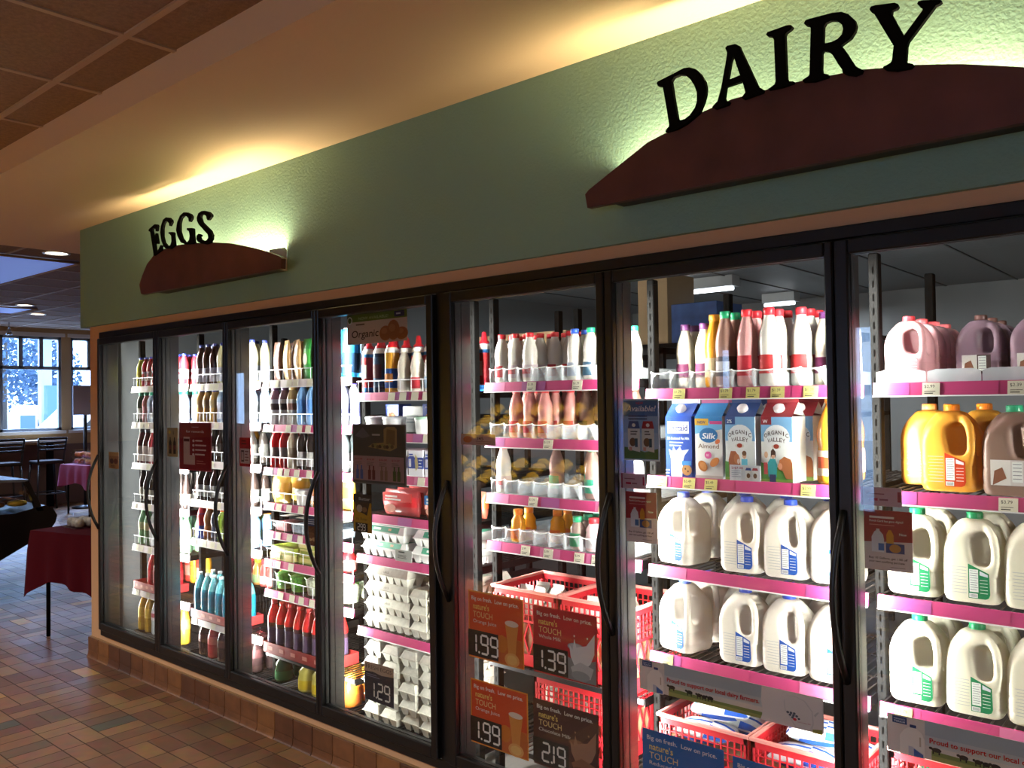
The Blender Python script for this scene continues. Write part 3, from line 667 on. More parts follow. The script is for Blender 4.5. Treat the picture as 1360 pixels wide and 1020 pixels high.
# purple-topped yellow tub and a clear jug on the rack
t = thing('drink_jug', 'pale grey jug standing on the dark rack behind the red caps', 'jug', (atY(727, 435, 1.5).x, 1.5, 1.502))
m = MB(); m.lathe([(0, 0), (.07, 0), (.08, .02), (.08, .2), (.05, .26), (.025, .28), (.025, .3)], mat('#cfd8df', .3, transl=.3), 16); kid(t, m.build('jug_body', t))
m = MB(); m.lathe([(.03, .295), (.03, .325), (0, .325)], mat('#e9ecee', .4), 12); kid(t, m.build('cap', t))
q = atY(898, 425, 3.05)
t = thing('cardboard_box', 'tall tan carton standing on the deep rack behind the sixth door post', 'box', (atY(868, 425, 3.05).x-.12, 3.03, 2.0)); m = MB(); m.bbox(0, .25, 0, .4, 0, .52, KRAFT, .003); kid(t, m.build('box_body', t))
t = thing('cardboard_box', 'blue printed carton on the deep rack, beside the tall tan carton', 'box', (atY(868, 425, 3.05).x+.16, 3.03, 2.0)); m = MB(); m.bbox(0, .36, 0, .4, 0, .28, mat('#3f5f9c', .5, noise=.4, nscale=9), .003); kid(t, m.build('box_body', t))
# ================================================================== printed posters and signs
class Art(MB):
    def __init__(s, w, h, y=0): super().__init__(); s.w = w; s.h = h; s.y = y
    def up(s): s.y -= .00022; return s.y
    def r(s, x0, z0, x1, z1, c): s.rect(x0*s.w, z0*s.h, x1*s.w, z1*s.h, paper(c), s.up())
    def p(s, pts, c): s.poly([(a*s.w, b*s.h) for a, b in pts], paper(c), s.up())
    def e(s, x, z, a, b, c, rot=0): s.ell(x*s.w, z*s.h, a*s.w, b*s.h, paper(c), s.up(), 18, rot)
    def t(s, txt, x, z, size, c, bold=0, w=None, align='l', shear=0, rot=0): s.text(txt, x*s.w, z*s.h, size*s.h, paper(c), s.up(), bold, None if w is None else w*s.w, align, shear, rot)
    def lines(s, x0, x1, z, n, dz, c, th=.012):
        rr = random.Random(int((x0+z)*999))
        y = s.up()
        for k in range(n): s.rect(x0*s.w, (z-k*dz)*s.h, (x0+(x1-x0)*rr.uniform(.6, 1))*s.w, (z-k*dz+th)*s.h, paper(c), y)
    def seg(s, txt, x, z, hh, c): s.seg7(txt, x*s.w, z*s.h, hh*s.h, paper(c), s.up())
def poster(name, label, cat, box, y, bg, border=None, group=None, th=.0015):
    u0, v0, u1, v1 = box; a, c = atY(u0, v0, y), atY(u1, v1, y); w, h = c.x-a.x, a.z-c.z
    A = Art(w, h); A.box(0, w, 0, th, 0, h, paper(border or bg))
    if border: A.r(.018, .02, .982, .98, bg)
    A.root = thing(name, label, cat, (a.x, y, c.z), 0, group)
    return A
def done(A, part='print'): kid(A.root, A.build(part, A.root)); return A.root
YP = -.0095
def price_card(A, txt, x0, z0, x1, z1, hh, tx, tz):
    B = Art(A.w, A.h, A.up()-.0004); B.r(x0, z0, x1, z1, '#0c0b0c'); B.seg(txt, tx, tz, hh, '#eeeae4'); kid(A.root, B.build('price_card', A.root))
def nature(box, label, bg, product, price, border, kind, low='#7a2f1c'):
    A = poster('price_poster', label, 'price poster', box, YP, bg, border, 'price posters on the fifth and sixth doors')
    A.t('Big on fresh.  Low on price.', .06, .865, .085, '#f3e9e2', .012, .86)
    A.t("nature's", .09, .735, .125, '#f0cf6c', .012, .3); A.t('TOUCH', .09, .615, .125, '#f0cf8c', .0, .36); A.t(product, .09, .53, .075, '#eadfd8', 0, .036*len(product))
    if kind == 'oj':
        A.p([(.5, .02), (.98, .02), (.98, .4), (.6, .42), (.5, .3)], '#d46a2a'); A.e(.62, .3, .1, .13, '#d97b22'); A.e(.9, .25, .1, .15, '#c8641f')
        A.p([(.68, .62), (.92, .62), (.88, .35), (.86, .1), (.74, .1), (.72, .35)], '#e2923f'); A.e(.8, .62, .12, .045, '#ead9c8'); A.e(.8, .1, .13, .1, '#e9a75a'); A.e(.8, .1, .09, .07, '#f0bd6c')
    elif kind in ('milk', 'choc'):
        c1, c2, c3 = ('#c9cacb', '#e8e8e6', '#9fa3a6') if kind == 'milk' else ('#8d5a42', '#a8745a', '#6b3e2e')
        if kind == 'milk': A.p([(.5, .02), (.98, .02), (.98, .36), (.75, .28), (.55, .34)], '#8d9092')
        A.e(.68, .5, .13, .06, c3); A.e(.68, .5, .115, .048, c1)
        A.p([(.6, .35), (.58, .52), (.63, .46), (.66, .62), (.69, .5), (.75, .52), (.84, .55), (.97, .74), (.96, .45), (.9, .3), (.8, .2), (.66, .22)], c2)
        A.e(.66, .66, .012, .016, c2); A.e(.86, .66, .012, .016, c2); A.p([(.6, .2), (.75, .3), (.95, .24), (.9, .08), (.65, .06)], c1); A.e(.75, .1, .14, .07, c3)
    elif kind == 'blue':
        A.e(.72, .3, .12, .2, '#dfe7ee'); A.e(.72, .5, .1, .05, '#f2f5f7')
    if price: price_card(A, price, .0, .03, .56, .42, .27, .15, .09)
    return done(A)
nature((622, 783, 696, 890), 'orange juice price poster reading 1.99, upper one beside the red crates', '#d8460f', 'Orange Juice', '1.99', '#d98a2b', 'oj')
nature((708, 803, 794, 913), 'red whole milk price poster reading 1.39 with white milk splash', '#b81a2c', 'Whole Milk', '1.39', None, 'milk')
nature((625, 900, 702, 1011), 'orange juice price poster reading 1.99, lower one close to the door bottom', '#d8460f', 'Orange Juice', '1.99', '#d98a2b', 'oj')
nature((708, 926, 796, 1043), 'dark brown chocolate milk price poster reading 2.19', '#4a1f1c', 'Chocolate Milk', '2.19', None, 'choc')
nature((853, 966, 963, 1100), 'blue reduced fat milk price poster low on the sixth door, nearer its handle', '#1767ad', 'Reduced Fat Milk', None, None, 'blue')
nature((973, 1004, 1090, 1140), 'blue price poster mostly below the picture, beside the reduced fat milk one', '#1767ad', '', None, None, 'blue')
# fresh eggs price card
A = poster('price_sign', 'dark fresh eggs price sign reading 1.29 in front of egg cartons', 'price sign', (484, 877, 523, 941), YP, '#14162a')
A.p([(0, .74), (.3, .77), (.6, .73), (1, .77), (1, 1), (0, 1)], '#b79a84'); A.t('FRESH EGGS', .06, .83, .15, '#3a2a22', .0, .88); A.lines(.06, .6, .68, 2, .05, '#6c6f86', .02)
A.seg('1.29', .34, .12, .38, '#f0ece2'); done(A)
# butter sign
A = poster('price_sign', 'yellow and black butter price sign reading 2.99 below the pizza poster', 'price sign', (469, 655, 494, 709), YP, '#c2952a', '#2b2726')
A.r(0, .78, 1, 1, '#2c2a33'); A.t('Butter', .32, .84, .11, '#c9c9d0', .01, .6); A.p([(.1, .78), (.9, .78), (.75, .45), (.55, .5), (.2, .55)], '#3a2c28'); A.e(.35, .62, .16, .1, '#c9b8a8'); A.e(.62, .6, .14, .07, '#8d6a4f')
A.t('1lb. Butter', .18, .32, .1, '#5d4212', 0, .6); price_card(A, '299', .14, .02, .8, .25, .16, .26, .06); done(A)
# pizza poster
A = poster('food_poster', 'dark grey catering poster with a sandwich tray and bottle deals', 'poster', (468, 563, 540, 647), YP, '#4a4a48', '#77757a')
A.p([(.05, .8), (.2, .95), (.34, .8), (.2, .76)], '#6e6468'); A.lines(.38, .56, .81, 1, .1, '#b9b2ae', .03)
A.p([(.3, .62), (.72, .56), (.84, .62), (.84, .92), (.8, .96), (.66, .96), (.6, .92), (.6, .7), (.4, .68)], '#a08356'); A.p([(.64, .68), (.8, .66), (.81, .9), (.66, .92)], '#7d6442')
for k in range(9): A.e(.4+.045*k, .64+.02*math.sin(k*2), .03, .03, ['#4a3a28', '#8f8450', '#6b5a3a'][k % 3])
A.r(.03, .06, .97, .47, '#b58d8d')
for k, (pr, c) in enumerate((('$17.99', '#4a5a9a'), ('$16.99', '#6b2f2f'), ('$16.50', '#8a6a58'), ('$13.22', '#4c5a2c'))):
    x = .06+.235*k; A.t(pr, x, .40, .042, '#9a1f2a', .01, .14); A.lines(x, x+.15, .36, 3, .025, '#7a6262', .01)
    for q in (0, 1): A.r(x+.02+.08*q, .08, x+.075+.08*q, .24, c); A.r(x+.035+.08*q, .24, x+.06+.08*q, .31, c)
done(A)
# organic banner hanging in the top of the fourth door
A = poster('egg_banner', 'green and cream Organic banner with brown eggs at door top', 'banner', (461, 419, 541, 452), .004, '#cdb7a4')
A.r(0, .74, 1, 1, '#5c7a35'); A.t('NOW AVAILABLE!', .2, .8, .13, '#a9c48a', .01, .5); A.r(.8, .78, .96, .96, '#26325e'); A.lines(.83, .93, .85, 1, .1, '#c9cde0', .05)
A.e(.05, .8, .045, .13, '#e3e0cf'); A.e(.05, .8, .03, .09, '#4c6a2d'); A.t('Organic', .08, .22, .34, '#2a211d', .008, .46, shear=.12)
A.lines(.16, .34, .62, 1, .1, '#6a5a4c', .05)
for x, q in ((.66, .24), (.92, .2), (.79, .32)): A.e(x, q+.05, .1, q, '#a8673f'); A.e(x-.02, q+.12, .05, q*.4, '#b97a50')
done(A)
# second door red poster, sticker, third door tag and card
A = poster('rewards_poster', 'dark red rewards poster with phone drawing on the second door', 'poster', (238, 561, 281, 627), YP, '#8f1f2c', '#a8485a')
A.t('for rewards', .22, .79, .075, '#f0e2e2', .012, .56); A.lines(.4, .62, .9, 1, .1, '#d9b0b4'); A.p([(.14, .12), (.14, .7), (.34, .7), (.34, .32), (.5, .32), (.5, .12)], '#d7b5ae'); A.r(.15, .6, .33, .66, '#5d2028')
for k in range(4): A.e(.46, .62-.095*k, .035, .028, '#e9d3d3'); A.lines(.52, .86, .61-.095*k, 1, .1, '#e9d3d3', .03)
A.lines(.56, .9, .2, 2, .05, '#d98a7a', .014); done(A)
A = poster('door_sticker', 'small cream sticker with two dark bottles beside the red poster', 'sticker', (222, 568, 236, 607), YP, '#a8906a')
A.t('$', .55, .78, .16, '#2a211b', .01); A.e(.25, .85, .12, .06, '#d8b23c')
for x in (.18, .6): A.p([(x, .1), (x, .5), (x+.07, .58), (x+.07, .68), (x+.17, .68), (x+.17, .58), (x+.24, .5), (x+.24, .1)], '#231a18'); A.r(x+.02, .25, x+.22, .4, '#6d3038')
done(A)
A = poster('door_sticker', 'small brown food sticker low on the window-end door', 'sticker', (144.5, 600, 157.5, 623), YP, '#a87a52')
A.r(0, .75, 1, 1, '#c9a26a'); A.e(.3, .45, .2, .16, '#5d2f22'); A.e(.72, .45, .2, .16, '#6a3526'); A.lines(.2, .8, .15, 2, .07, '#5d3a26', .03); done(A)
A = poster('door_tag', 'narrow red and white app tag on the third door', 'tag', (318, 581, 333, 620), YP, '#b32635')
A.lines(.18, .82, .86, 2, .1, '#5d1620', .06); A.r(.08, .1, .92, .62, '#d9c3c2'); A.p([(.15, .16), (.15, .56), (.42, .56), (.42, .16)], '#4a3a40'); A.r(.19, .22, .38, .5, '#c9b3ae'); A.lines(.5, .85, .5, 4, .1, '#8d5a60', .04); done(A)
A = poster('recipe_card', 'dark brown card with blue heading among the meat packs', 'card', (405, 684, 427, 727), YP, '#5b3527')
A.r(0, .66, 1, 1, '#2f4a7d'); A.lines(.12, .85, .86, 3, .07, '#cfd8e8', .03); A.e(.4, .35, .28, .1, '#7d5038'); A.e(.62, .22, .2, .07, '#c9a078'); A.e(.3, .2, .14, .05, '#d9b890'); done(A)
A = poster('price_sign', 'white hanging price tag below the organic egg cartons', 'price tag', (525, 729, 547, 748), .105, '#e8efe9')
A.lines(.2, .7, .75, 1, .1, '#4a5a50', .1); A.lines(.15, .85, .5, 3, .12, '#7d8a82', .05); done(A)
# sixth door
A = poster('milk_poster', 'blue Available poster showing two milk cartons on grass', 'poster', (827, 530, 876, 613), YP, '#8fb4d6', '#d9e2ea')
A.r(.03, .03, .97, .45, '#a9c6df'); A.p([(.03, .03), (.97, .03), (.97, .2), (.6, .14), (.3, .2), (.03, .22)], '#4c7a3d'); A.r(.03, .72, .97, .97, '#3f73ad')
A.t('NEW', .38, .91, .06, '#c9303c', .01, .2); A.t('Available!', .1, .8, .13, '#f4f8fb', .012, .8, shear=.25); A.lines(.16, .85, .71, 2, .045, '#1f3f6e', .022)
for x, c in ((.14, '#2d4c86'), (.54, '#a02a36')):
    A.p([(x, .18), (x, .52), (x+.04, .62), (x+.3, .62), (x+.34, .52), (x+.34, .14)], '#e9e9e2'); A.p([(x, .52), (x+.04, .64), (x+.3, .64), (x+.34, .52)], c); A.e(x+.17, .575, .05, .03, '#f4f4f0')
    A.lines(x+.08, x+.28, .46, 2, .04, '#4a4a46', .02); A.e(x+.14, .3, .09, .07, '#6b4a35'); A.r(x+.2, .22, x+.28, .36, '#2c4a5a'); A.r(x+.04, .16, x+.12, .22, '#d9a08a')
done(A)
def promo(box, label):
    A = poster('promo_card', label, 'poster', box, YP, '#d6c9c4'); A.r(0, .52, 1, 1, '#a3202e')
    A.p([(0, .52), (1, .58), (1, .5), (0, .46)], '#a3202e'); A.lines(.12, .68, .865, 1, .1, '#f2e4e2', .035); A.t('Punch Card has gone digital!', .12, .805, .05, '#f2e4e2', .012, .7); A.lines(.12, .8, .75, 1, .04, '#d98a8a', .012)
    A.p([(.16, .3), (.16, .55), (.22, .64), (.26, .66), (.26, .69), (.33, .69), (.33, .66), (.4, .6), (.42, .52), (.42, .3)], '#e4e6ea'); A.r(.3, .33, .42, .45, '#4d7ab8')
    A.p([(.47, .45), (.47, .6), (.52, .68), (.57, .68), (.62, .6), (.62, .45)], '#e39a2c'); A.r(.46, .3, .84, .46, '#3a4a86'); A.e(.65, .38, .12, .07, '#c98a4a'); A.t('New', .74, .6, .06, '#f2e4e2', .01)
    A.t('Buy 10 Gallons, get 1.00 off', .1, .19, .05, '#2b2224', .012, .8); A.t('your next qualifying purchase', .1, .13, .05, '#2b2224', .012, .74); A.lines(.55, .9, .06, 1, .1, '#8d7d7a', .01); return done(A)
promo((831, 652, 873, 723), 'red and white rewards card on the sixth door, under its small white tag')
promo((1147, 676, 1213, 762), 'red and white rewards card on the seventh door, under its small white tag')
def stag(box, label):
    A = poster('shelf_tag', label, 'tag', box, YP-.002, '#c9a9b4', '#d9c6cc'); A.r(0, .0, .06, 1, '#a12a48'); A.r(.9, .25, .98, .8, '#a12a48'); A.lines(.14, .85, .62, 1, .2, '#8f5a6c', .06); A.r(.2, .28, .42, .42, '#b02a4c'); A.lines(.46, .8, .3, 1, .2, '#8f5a6c', .09); return done(A)
stag((825, 628, 857, 650), 'small pinkish white tag stuck above the rewards card, sixth door')
stag((1143, 646, 1198, 674), 'small pinkish white tag stuck above the rewards card, seventh door')
A = poster('shelf_tag', 'pale pink price strip reading 345 beside the strawberry milk shelf', 'tag', (612, 576, 658, 592), YP, '#b99a92'); A.e(.2, .5, .13, .3, '#c9784a'); A.t('345', .46, .45, .42, '#5d3a3a', .01, .2); A.lines(.45, .92, .3, 2, .15, '#8d6a66', .05); done(A)
def banner(box, label):
    A = poster('dairy_banner', label, 'banner', box, YP, '#d3cac2')
    A.r(.155, .35, .7, 1, '#c0c3c4'); A.r(.155, .62, .7, 1, '#aab3ba'); A.p([(.18, 0), (.7, 0), (.7, .2), (.45, .2), (.18, .25)], '#7d8a4a'); A.p([(.18, 0), (.7, 0), (.7, .1), (.18, .13)], '#a3a25a')
    for x, z, q in ((.2, .24, .02), (.305, .22, .018), (.36, .2, .014), (.39, .19, .014), (.425, .2, .018)):
        A.e(x, z+.05, q, .06, '#2a2624'); A.r(x-q*.8, z-.06, x-q*.5, z+.03, '#2a2624'); A.r(x+q*.4, z-.06, x+q*.7, z+.03, '#2a2624'); A.e(x-q*1.1, z+.08, q*.4, .035, '#2a2624')
    A.t('Proud to support our local dairy farmers.', .175, .46, .19, '#b80f1c', .022, .515)
    A.r(.025, .8, .085, .985, '#27406e'); A.t("nature's", .032, .905, .06, '#dfe4ee', 0, .045); A.t('TOUCH', .032, .83, .07, '#dfe4ee', .01, .045)
    A.p([(.055, 0), (.055, .5), (.075, .68), (.095, .76), (.125, .76), (.145, .66), (.155, .5), (.155, 0)], '#e2d9cf'); A.r(.097, .76, .123, .84, '#2b3a6a'); A.p([(.09, .02), (.09, .26), (.105, .26), (.15, .12), (.15, .02)], '#b9b7c2'); A.p([(.112, .02), (.112, .22), (.15, .1), (.15, .02)], '#3f63a8'); A.r(.135, .3, .142, .55, '#b9aa98')
    A.p([(.695, 0), (.71, .25), (.7, .6), (.705, 1), (1, 1), (1, 0)], '#d6ccc6')
    A.p([(.83, .9), (.87, .93), (.92, .85), (.955, .6), (.96, .25), (.95, .03), (.87, .03), (.845, .25), (.82, .45), (.815, .7)], '#c6beba'); A.p([(.825, .88), (.87, .915), (.915, .83), (.95, .58), (.953, .25), (.94, .05), (.875, .05), (.85, .27), (.825, .47), (.82, .7)], '#d6ccc6'); A.p([(.96, .5), (.98, .62), (.985, .6), (.967, .45)], '#b9b4b0')
    for k in range(7): A.e(.835+.012*(k % 3)+.004*k, .42-.06*(k//3), .007, .035, '#5d6068')
    A.e(.87, .26, .009, .04, '#c23a40'); A.e(.89, .3, .006, .03, '#4a4a52'); A.t('La Crosse, WI', .885, .2, .05, '#a83038', 0, .06); A.p([(.955, 0), (1, 0), (1, .14), (.955, .1)], '#8d8d4a')
    return done(A)
banner((849, 874, 1094, 975), 'local dairy farmers banner hanging under the blue-capped milk shelves')
def banner7():
    a, c = atY(849, 874, YP), atY(1094, 975, YP); b = atY(1178, 946, YP)
    src = [o for o in C.objects if o.get('label', '').startswith('local dairy farmers banner')][0]
    o = clone(src); o.location = (b.x, YP, b.z-(a.z-c.z)); o['label'] = 'local dairy farmers banner hanging under the green-capped milk shelves'
banner7()
# ================================================================== bottles, jugs, cartons
PR = {
 'milk': ([(0, 0), (.8, 0), (.95, .015), (1, .05), (1, .34), (.94, .38), (.92, .42), (.97, .47), (1, .54), (.98, .6), (.86, .70), (.66, .80), (.5, .87), (.46, .90), (.46, .94)], (.52, .905, 1.0)),
 'pop': ([(0, 0), (.75, 0), (.95, .03), (1, .08), (1, .18), (.93, .27), (.93, .48), (1, .58), (.96, .67), (.72, .79), (.44, .89), (.38, .93), (.38, .95)], (.44, .93, 1.0)),
 'sport': ([(0, 0), (.8, 0), (1, .03), (1, .22), (.9, .3), (.9, .42), (1, .5), (1, .62), (.85, .72), (.6, .8), (.55, .85)], (.6, .84, 1.0)),
 'tea': ([(0, 0), (.85, 0), (1, .03), (1, .55), (.97, .62), (.7, .76), (.52, .84), (.5, .92)], (.56, .89, 1.0)),
 'glass': ([(0, 0), (.9, 0), (1, .03), (1, .5), (.93, .6), (.55, .74), (.42, .82), (.38, .95)], (.44, .93, 1.0)),
 'can': ([(0, 0), (.85, 0), (1, .03), (1, .9), (.86, .97), (.84, .985), (0, .985)], (.8, .984, 1.0)),
 'spray': ([(0, 0), (.95, 0), (1, .02), (1, .7), (.95, .74), (.72, .79), (.72, .8)], None),
 'squat': ([(0, 0), (.85, 0), (1, .04), (1, .42), (.9, .55), (.95, .64), (.6, .78), (.56, .86)], (.62, .83, 1.0)),
 'two': ([(0, 0), (.7, 0), (.95, .02), (1, .06), (1, .55), (.95, .65), (.7, .8), (.35, .92), (.3, .95)], (.34, .94, 1.0)),
}
PROTO = {}
def bottle(key, desc, kind, h, r, body, cap, label=None, band=(.14, .4), lab2=None, name='drink_bottle', cat='bottle', n=14, arc=None, top=None):
    P, cp = PR[kind]; m = MB(); bm = juice(body) if kind != 'can' else mat(body, .3, metal=.3)
    prof = [(a*r, z*h) for a, z in P]
    segm = [bm if (top is None or P[i][1] < top[0]) else juice(top[1]) for i in range(len(P)-1)]
    m.lathe(prof, bm, n, segm=segm); o = m.build(name)
    if kind == 'spray':
        m = MB(); m.lathe([(.72*r, h*.8), (.7*r, h*.83), (.42*r, h*.86), (.3*r, h*.98), (.2*r, h), (0, h)], plast(cap), n); kid(o, m.build('nozzle_cap', o))
        m = MB(); m.lathe([(1.003*r, h*.70), (.955*r, h*.745), (.73*r, h*.793)], mat('#eceae6', .3), n); kid(o, m.build('shoulder', o))
    elif cp:
        m = MB(); cr, z0, z1 = cp; m.lathe([(cr*r*.9, z0*h), (cr*r, z0*h), (cr*r, z1*h-.002), (cr*r*.92, z1*h), (0, z1*h)], plast(cap), n); kid(o, m.build('cap', o))
    if label:
        m = MB(); k = 8
        def rad(zf):
            for i in range(len(P)-1):
                if P[i][1] <= zf <= P[i+1][1] and P[i+1][1] > P[i][1]: return r*(P[i][0]+(P[i+1][0]-P[i][0])*(zf-P[i][1])/(P[i+1][1]-P[i][1]))
            return r
        def band_(z0, z1, mm, off, a0=0, a1=None):
            m.lathe([(rad(z0+(z1-z0)*i/k)+off, (z0+(z1-z0)*i/k)*h) for i in range(k+1)], mm, n if a1 is None else 10, a0=a0, a1=a1)
        if arc: band_(band[0], band[1], paper(label), .0006, -PI/2-arc, -PI/2+arc*.8)
        else: band_(band[0], band[1], paper(label), .0006)
        if lab2:
            z0, z1 = band; q = (z1-z0)
            band_(z0+q*.3, z1-q*.25, paper(lab2), .0012, -PI/2-.8, -PI/2+.7)
        kid(o, m.build('label', o))
    PROTO[key] = (Proto(o, cat, r, h), desc, name)
ROWN = ['front row', 'second row', 'third row', 'fourth row', 'fifth row']
def put(key, x, y, z, pos, bi, si, rz=0, rx=0, ry=0, dz=.0005, group=None):
    P, desc, name = PROTO[key]
    lab = '%s, %s, %s shelf, %s door' % (desc, pos, SHN[si], DORD[bi])
    g = group or '%ss on the %s shelf of the %s door' % (name.replace('_', ' '), SHN[si], DORD[bi])
    return P.put(x, y, z+dz, lab, g, rz, rx, ry)
def row(bi, si, keys, gap, start=.04, rows=1, yfirst=None, ygap=None, skip=(), r0=0, z=None, jit=.003):
    z = SH[bi][si] if z is None else z
    for r_ in range(rows):
        ks = keys[r_] if isinstance(keys[0], (list, tuple)) else keys
        rad = max(PROTO[k][0].r for k in ks if k)
        y = (yfirst if yfirst is not None else YF+rad+.008)+(ygap or (2*rad+.008))*r_
        for i, k in enumerate(ks):
            if k is None or (r_, i) in skip: continue
            x = U[bi][0]+start+gap*i+random.uniform(-jit, jit)
            if x > U[bi][1]-.02: break
            put(k, x, y+random.uniform(-.002, .002), z, '%s from window end, %s' % (ORD[i], ROWN[r_+r0]), bi, si, rz=random.uniform(-.5, .5))
# ---- first two doors: soda, juice, tea, coffee
def B(*a, **k): bottle(*a, **k)
B('d1_lime', 'blue-capped lime juice bottle', 'pop', .185, .030, '#b9bf3a', '#2c3a9c', '#d7d04a', (.2, .55))
B('d1_red', 'blue-capped red punch bottle', 'pop', .185, .030, '#b5303c', '#2c3a9c', '#e8d9da', (.2, .5), '#b5303c')
B('d1_dkg', 'green-capped dark tea bottle', 'sport', .2, .031, '#3b4a44', '#1f7d63', '#d5d8d6', (.12, .45))
B('d1_pink', 'green-capped pink drink bottle', 'sport', .2, .031, '#c78d92', '#1f7d63', '#d99aa0', (.12, .5))
B('d1_sky', 'green-capped pale blue drink bottle', 'sport', .2, .031, '#b9cbe6', '#2c9a7a', '#d9e3f2', (.12, .5))
B('d1_gold', 'green-capped golden drink bottle', 'sport', .2, .031, '#c8b160', '#1f7d63', '#dfe4ee', (.12, .45))
B('d1_wine', 'dark-capped wine red tea bottle', 'tea', .215, .032, '#5b2c30', '#25252a', '#e3d5cf', (.06, .5))
B('d1_rose', 'pale-capped rose red tea bottle', 'tea', .215, .032, '#a43a42', '#c9c9c9', '#e8dcd8', (.06, .48))
B('d1_cola', 'dark root beer glass bottle', 'glass', .215, .030, '#2b211f', '#3a3a3c', '#b9b4a4', (.12, .4))
B('d1_grn', 'green-capped clear lime soda bottle', 'pop', .22, .033, '#6f9a78', '#2f9a5c', '#e6e4bc', (.42, .64))
B('d1_blu', 'white-capped blue-labelled soda bottle', 'pop', .22, .033, '#7fa58c', '#d5dfe2', '#3f8fc4', (.42, .64))
B('d1_yel', 'yellow-capped amber juice bottle', 'pop', .205, .031, '#c9922c', '#d9b23a', '#d9a83a', (.2, .5))
B('d1_ora', 'red-capped red juice bottle', 'pop', .205, .031, '#b8342a', '#c63a30', '#d98a7a', (.2, .5))
B('d1_pack', 'red sports drink bottle', 'two', .235, .036, '#b31f2e', '#d5d5d8', '#c23a44', (.3, .55))
B('d1_ging', 'golden ginger soda bottle', 'two', .225, .036, '#b8912e', '#d9c47a', '#d7b64a', (.4, .66))
B('d1_clr', 'clear white-labelled soda bottle', 'two', .225, .036, '#bcc3c4', '#cfd4d8', '#d9cfd0', (.4, .66), '#b85a62')
row(0, 0, ['d1_lime']+['d1_red']*8, .068, rows=2)
row(0, 1, ['d1_dkg', 'd1_pink', 'd1_sky', 'd1_sky', 'd1_gold', 'd1_gold', 'd1_dkg', 'd1_pink', 'd1_sky'], .068, rows=2)
row(0, 2, ['d1_wine', 'd1_wine', 'd1_rose', 'd1_wine', 'd1_rose', 'd1_rose', 'd1_wine', 'd1_rose'], .075, rows=2)
row(0, 3, [None]+['d1_cola']*8, .068, start=.055, rows=2)
put('d1_cola', U[0][0]+.058, YF+.05, .994, 'tilted against the post, front row', 0, 3, ry=-.2, dz=.011)
row(0, 4, ['d1_grn', 'd1_grn', 'd1_clr', 'd1_blu', 'd1_grn', 'd1_grn', 'd1_blu', 'd1_grn'], .078, rows=2)
row(0, 5, ['d1_ora', 'd1_yel', 'd1_yel', 'd1_ora', 'd1_ora', 'd1_yel', 'd1_ora', 'd1_yel'], .07, rows=1, yfirst=.33, r0=1, z=.505)
row(0, 6, ['d1_ging', 'd1_ging', 'd1_clr', 'd1_clr', 'd1_ging', 'd1_clr', 'd1_ging'], .086, rows=1)
def tray(bi, si, x0, x1, y0, y1, z, col, label, h=.05):
    t = thing('drink_tray', label, 'tray', (x0, y0, z+.003)); m = MB(); w, d = x1-x0, y1-y0; c = mat(col, .5, name='printed_card')
    m.box(0, w, 0, d, 0, .003, c); m.box(0, w, 0, .002, 0, h, c); m.box(0, w, d-.002, d, 0, h, c); m.box(0, .002, 0, d, 0, h, c); m.box(w-.002, w, 0, d, 0, h, c)
    for k in range(5): m.rect(w*(.08+.18*k), h*.35, w*(.15+.18*k), h*.7, mat('#d98a7c', .5), -.0006)
    kid(t, m.build('tray_body', t)); return t
tray(0, 5, U[0][0]-.0+.02, U[0][0]+.40, .115, .285, .455, '#a32a2c', 'red card tray of red drink bottles, window-end door')
for r_ in range(2):
    for i in range(5):
        if r_ == 0 and i < 2: continue
        put('d1_pack', U[0][0]+.062+.074*i, .155+.076*r_, .4625, '%s in %s of red tray' % (ORD[i], ROWN[r_]), 0, 5)
# riser crate that carries the second row of small bottles
def riser(bi, x0, x1, y0, y1, z0, z1, label):
    t = thing('wire_riser', label, 'riser', (x0, y0, z0+.0005)); m = MB(); w, d, h = x1-x0, y1-y0, z1-z0-.001
    for k in range(int(w/.03)+1): m.tube([(min(w, k*.03), 0, 0), (min(w, k*.03), 0, h-.003), (min(w, k*.03), d, h-.003), (min(w, k*.03), d, 0)], .003, DARKST, 4)
    m.box(0, w, 0, d, h-.004, h, DARKST); kid(t, m.build('riser_wires', t))
riser(0, U[0][0]+.005, U[0][1]-.02, .294, .42, .455, .505, 'low dark wire riser behind the red tray, window-end door')
# second door
B('d2_cof', 'blue-capped dark coffee bottle', 'pop', .23, .034, '#4a302c', '#232c6b', '#cfcbe0', (.06, .4))
B('d2_crm', 'blue-capped cream coffee bottle', 'pop', .23, .034, '#cfcaa0', '#232c6b', '#cdd3ea', (.06, .4))
B('d2_tan', 'navy-capped tan coffee drink', 'sport', .205, .033, '#b58f52', '#2b3a7c', '#a7946a', (.4, .62), top=(.3, '#c09a58'))
B('d2_ice', 'white-capped pale blue coffee drink', 'sport', .205, .033, '#a9c3e0', '#e3e6ea', '#d9e4f2', (.1, .55))
B('d2_ros', 'pink-capped pale coffee drink', 'sport', .205, .033, '#c5cfe4', '#c5808f', '#dfe4f0', (.1, .55))
B('d2_blk', 'black-labelled dark iced coffee bottle', 'glass', .205, .032, '#2c2826', '#55565a', '#4a4a48', (.15, .5), '#c9c4bd')
B('d2_org', 'bright orange drink bottle', 'glass', .205, .032, '#e09422', '#d9a53a', '#e8b04a', (.15, .5))
B('d2_col', 'dark cola bottle with clear label', 'glass', .205, .032, '#2e2523', '#2a2a2c', '#a8aaa8', (.1, .42))
B('d2_sup', 'red-blue printed drink bottle', 'pop', .21, .033, '#2f4a9c', '#3f5fb0', '#c02a36', (.35, .9))
B('d2_ocb', 'orange-capped dark blue sports bottle', 'sport', .2, .034, '#24324a', '#e0702a', '#3f4a66', (.1, .4))
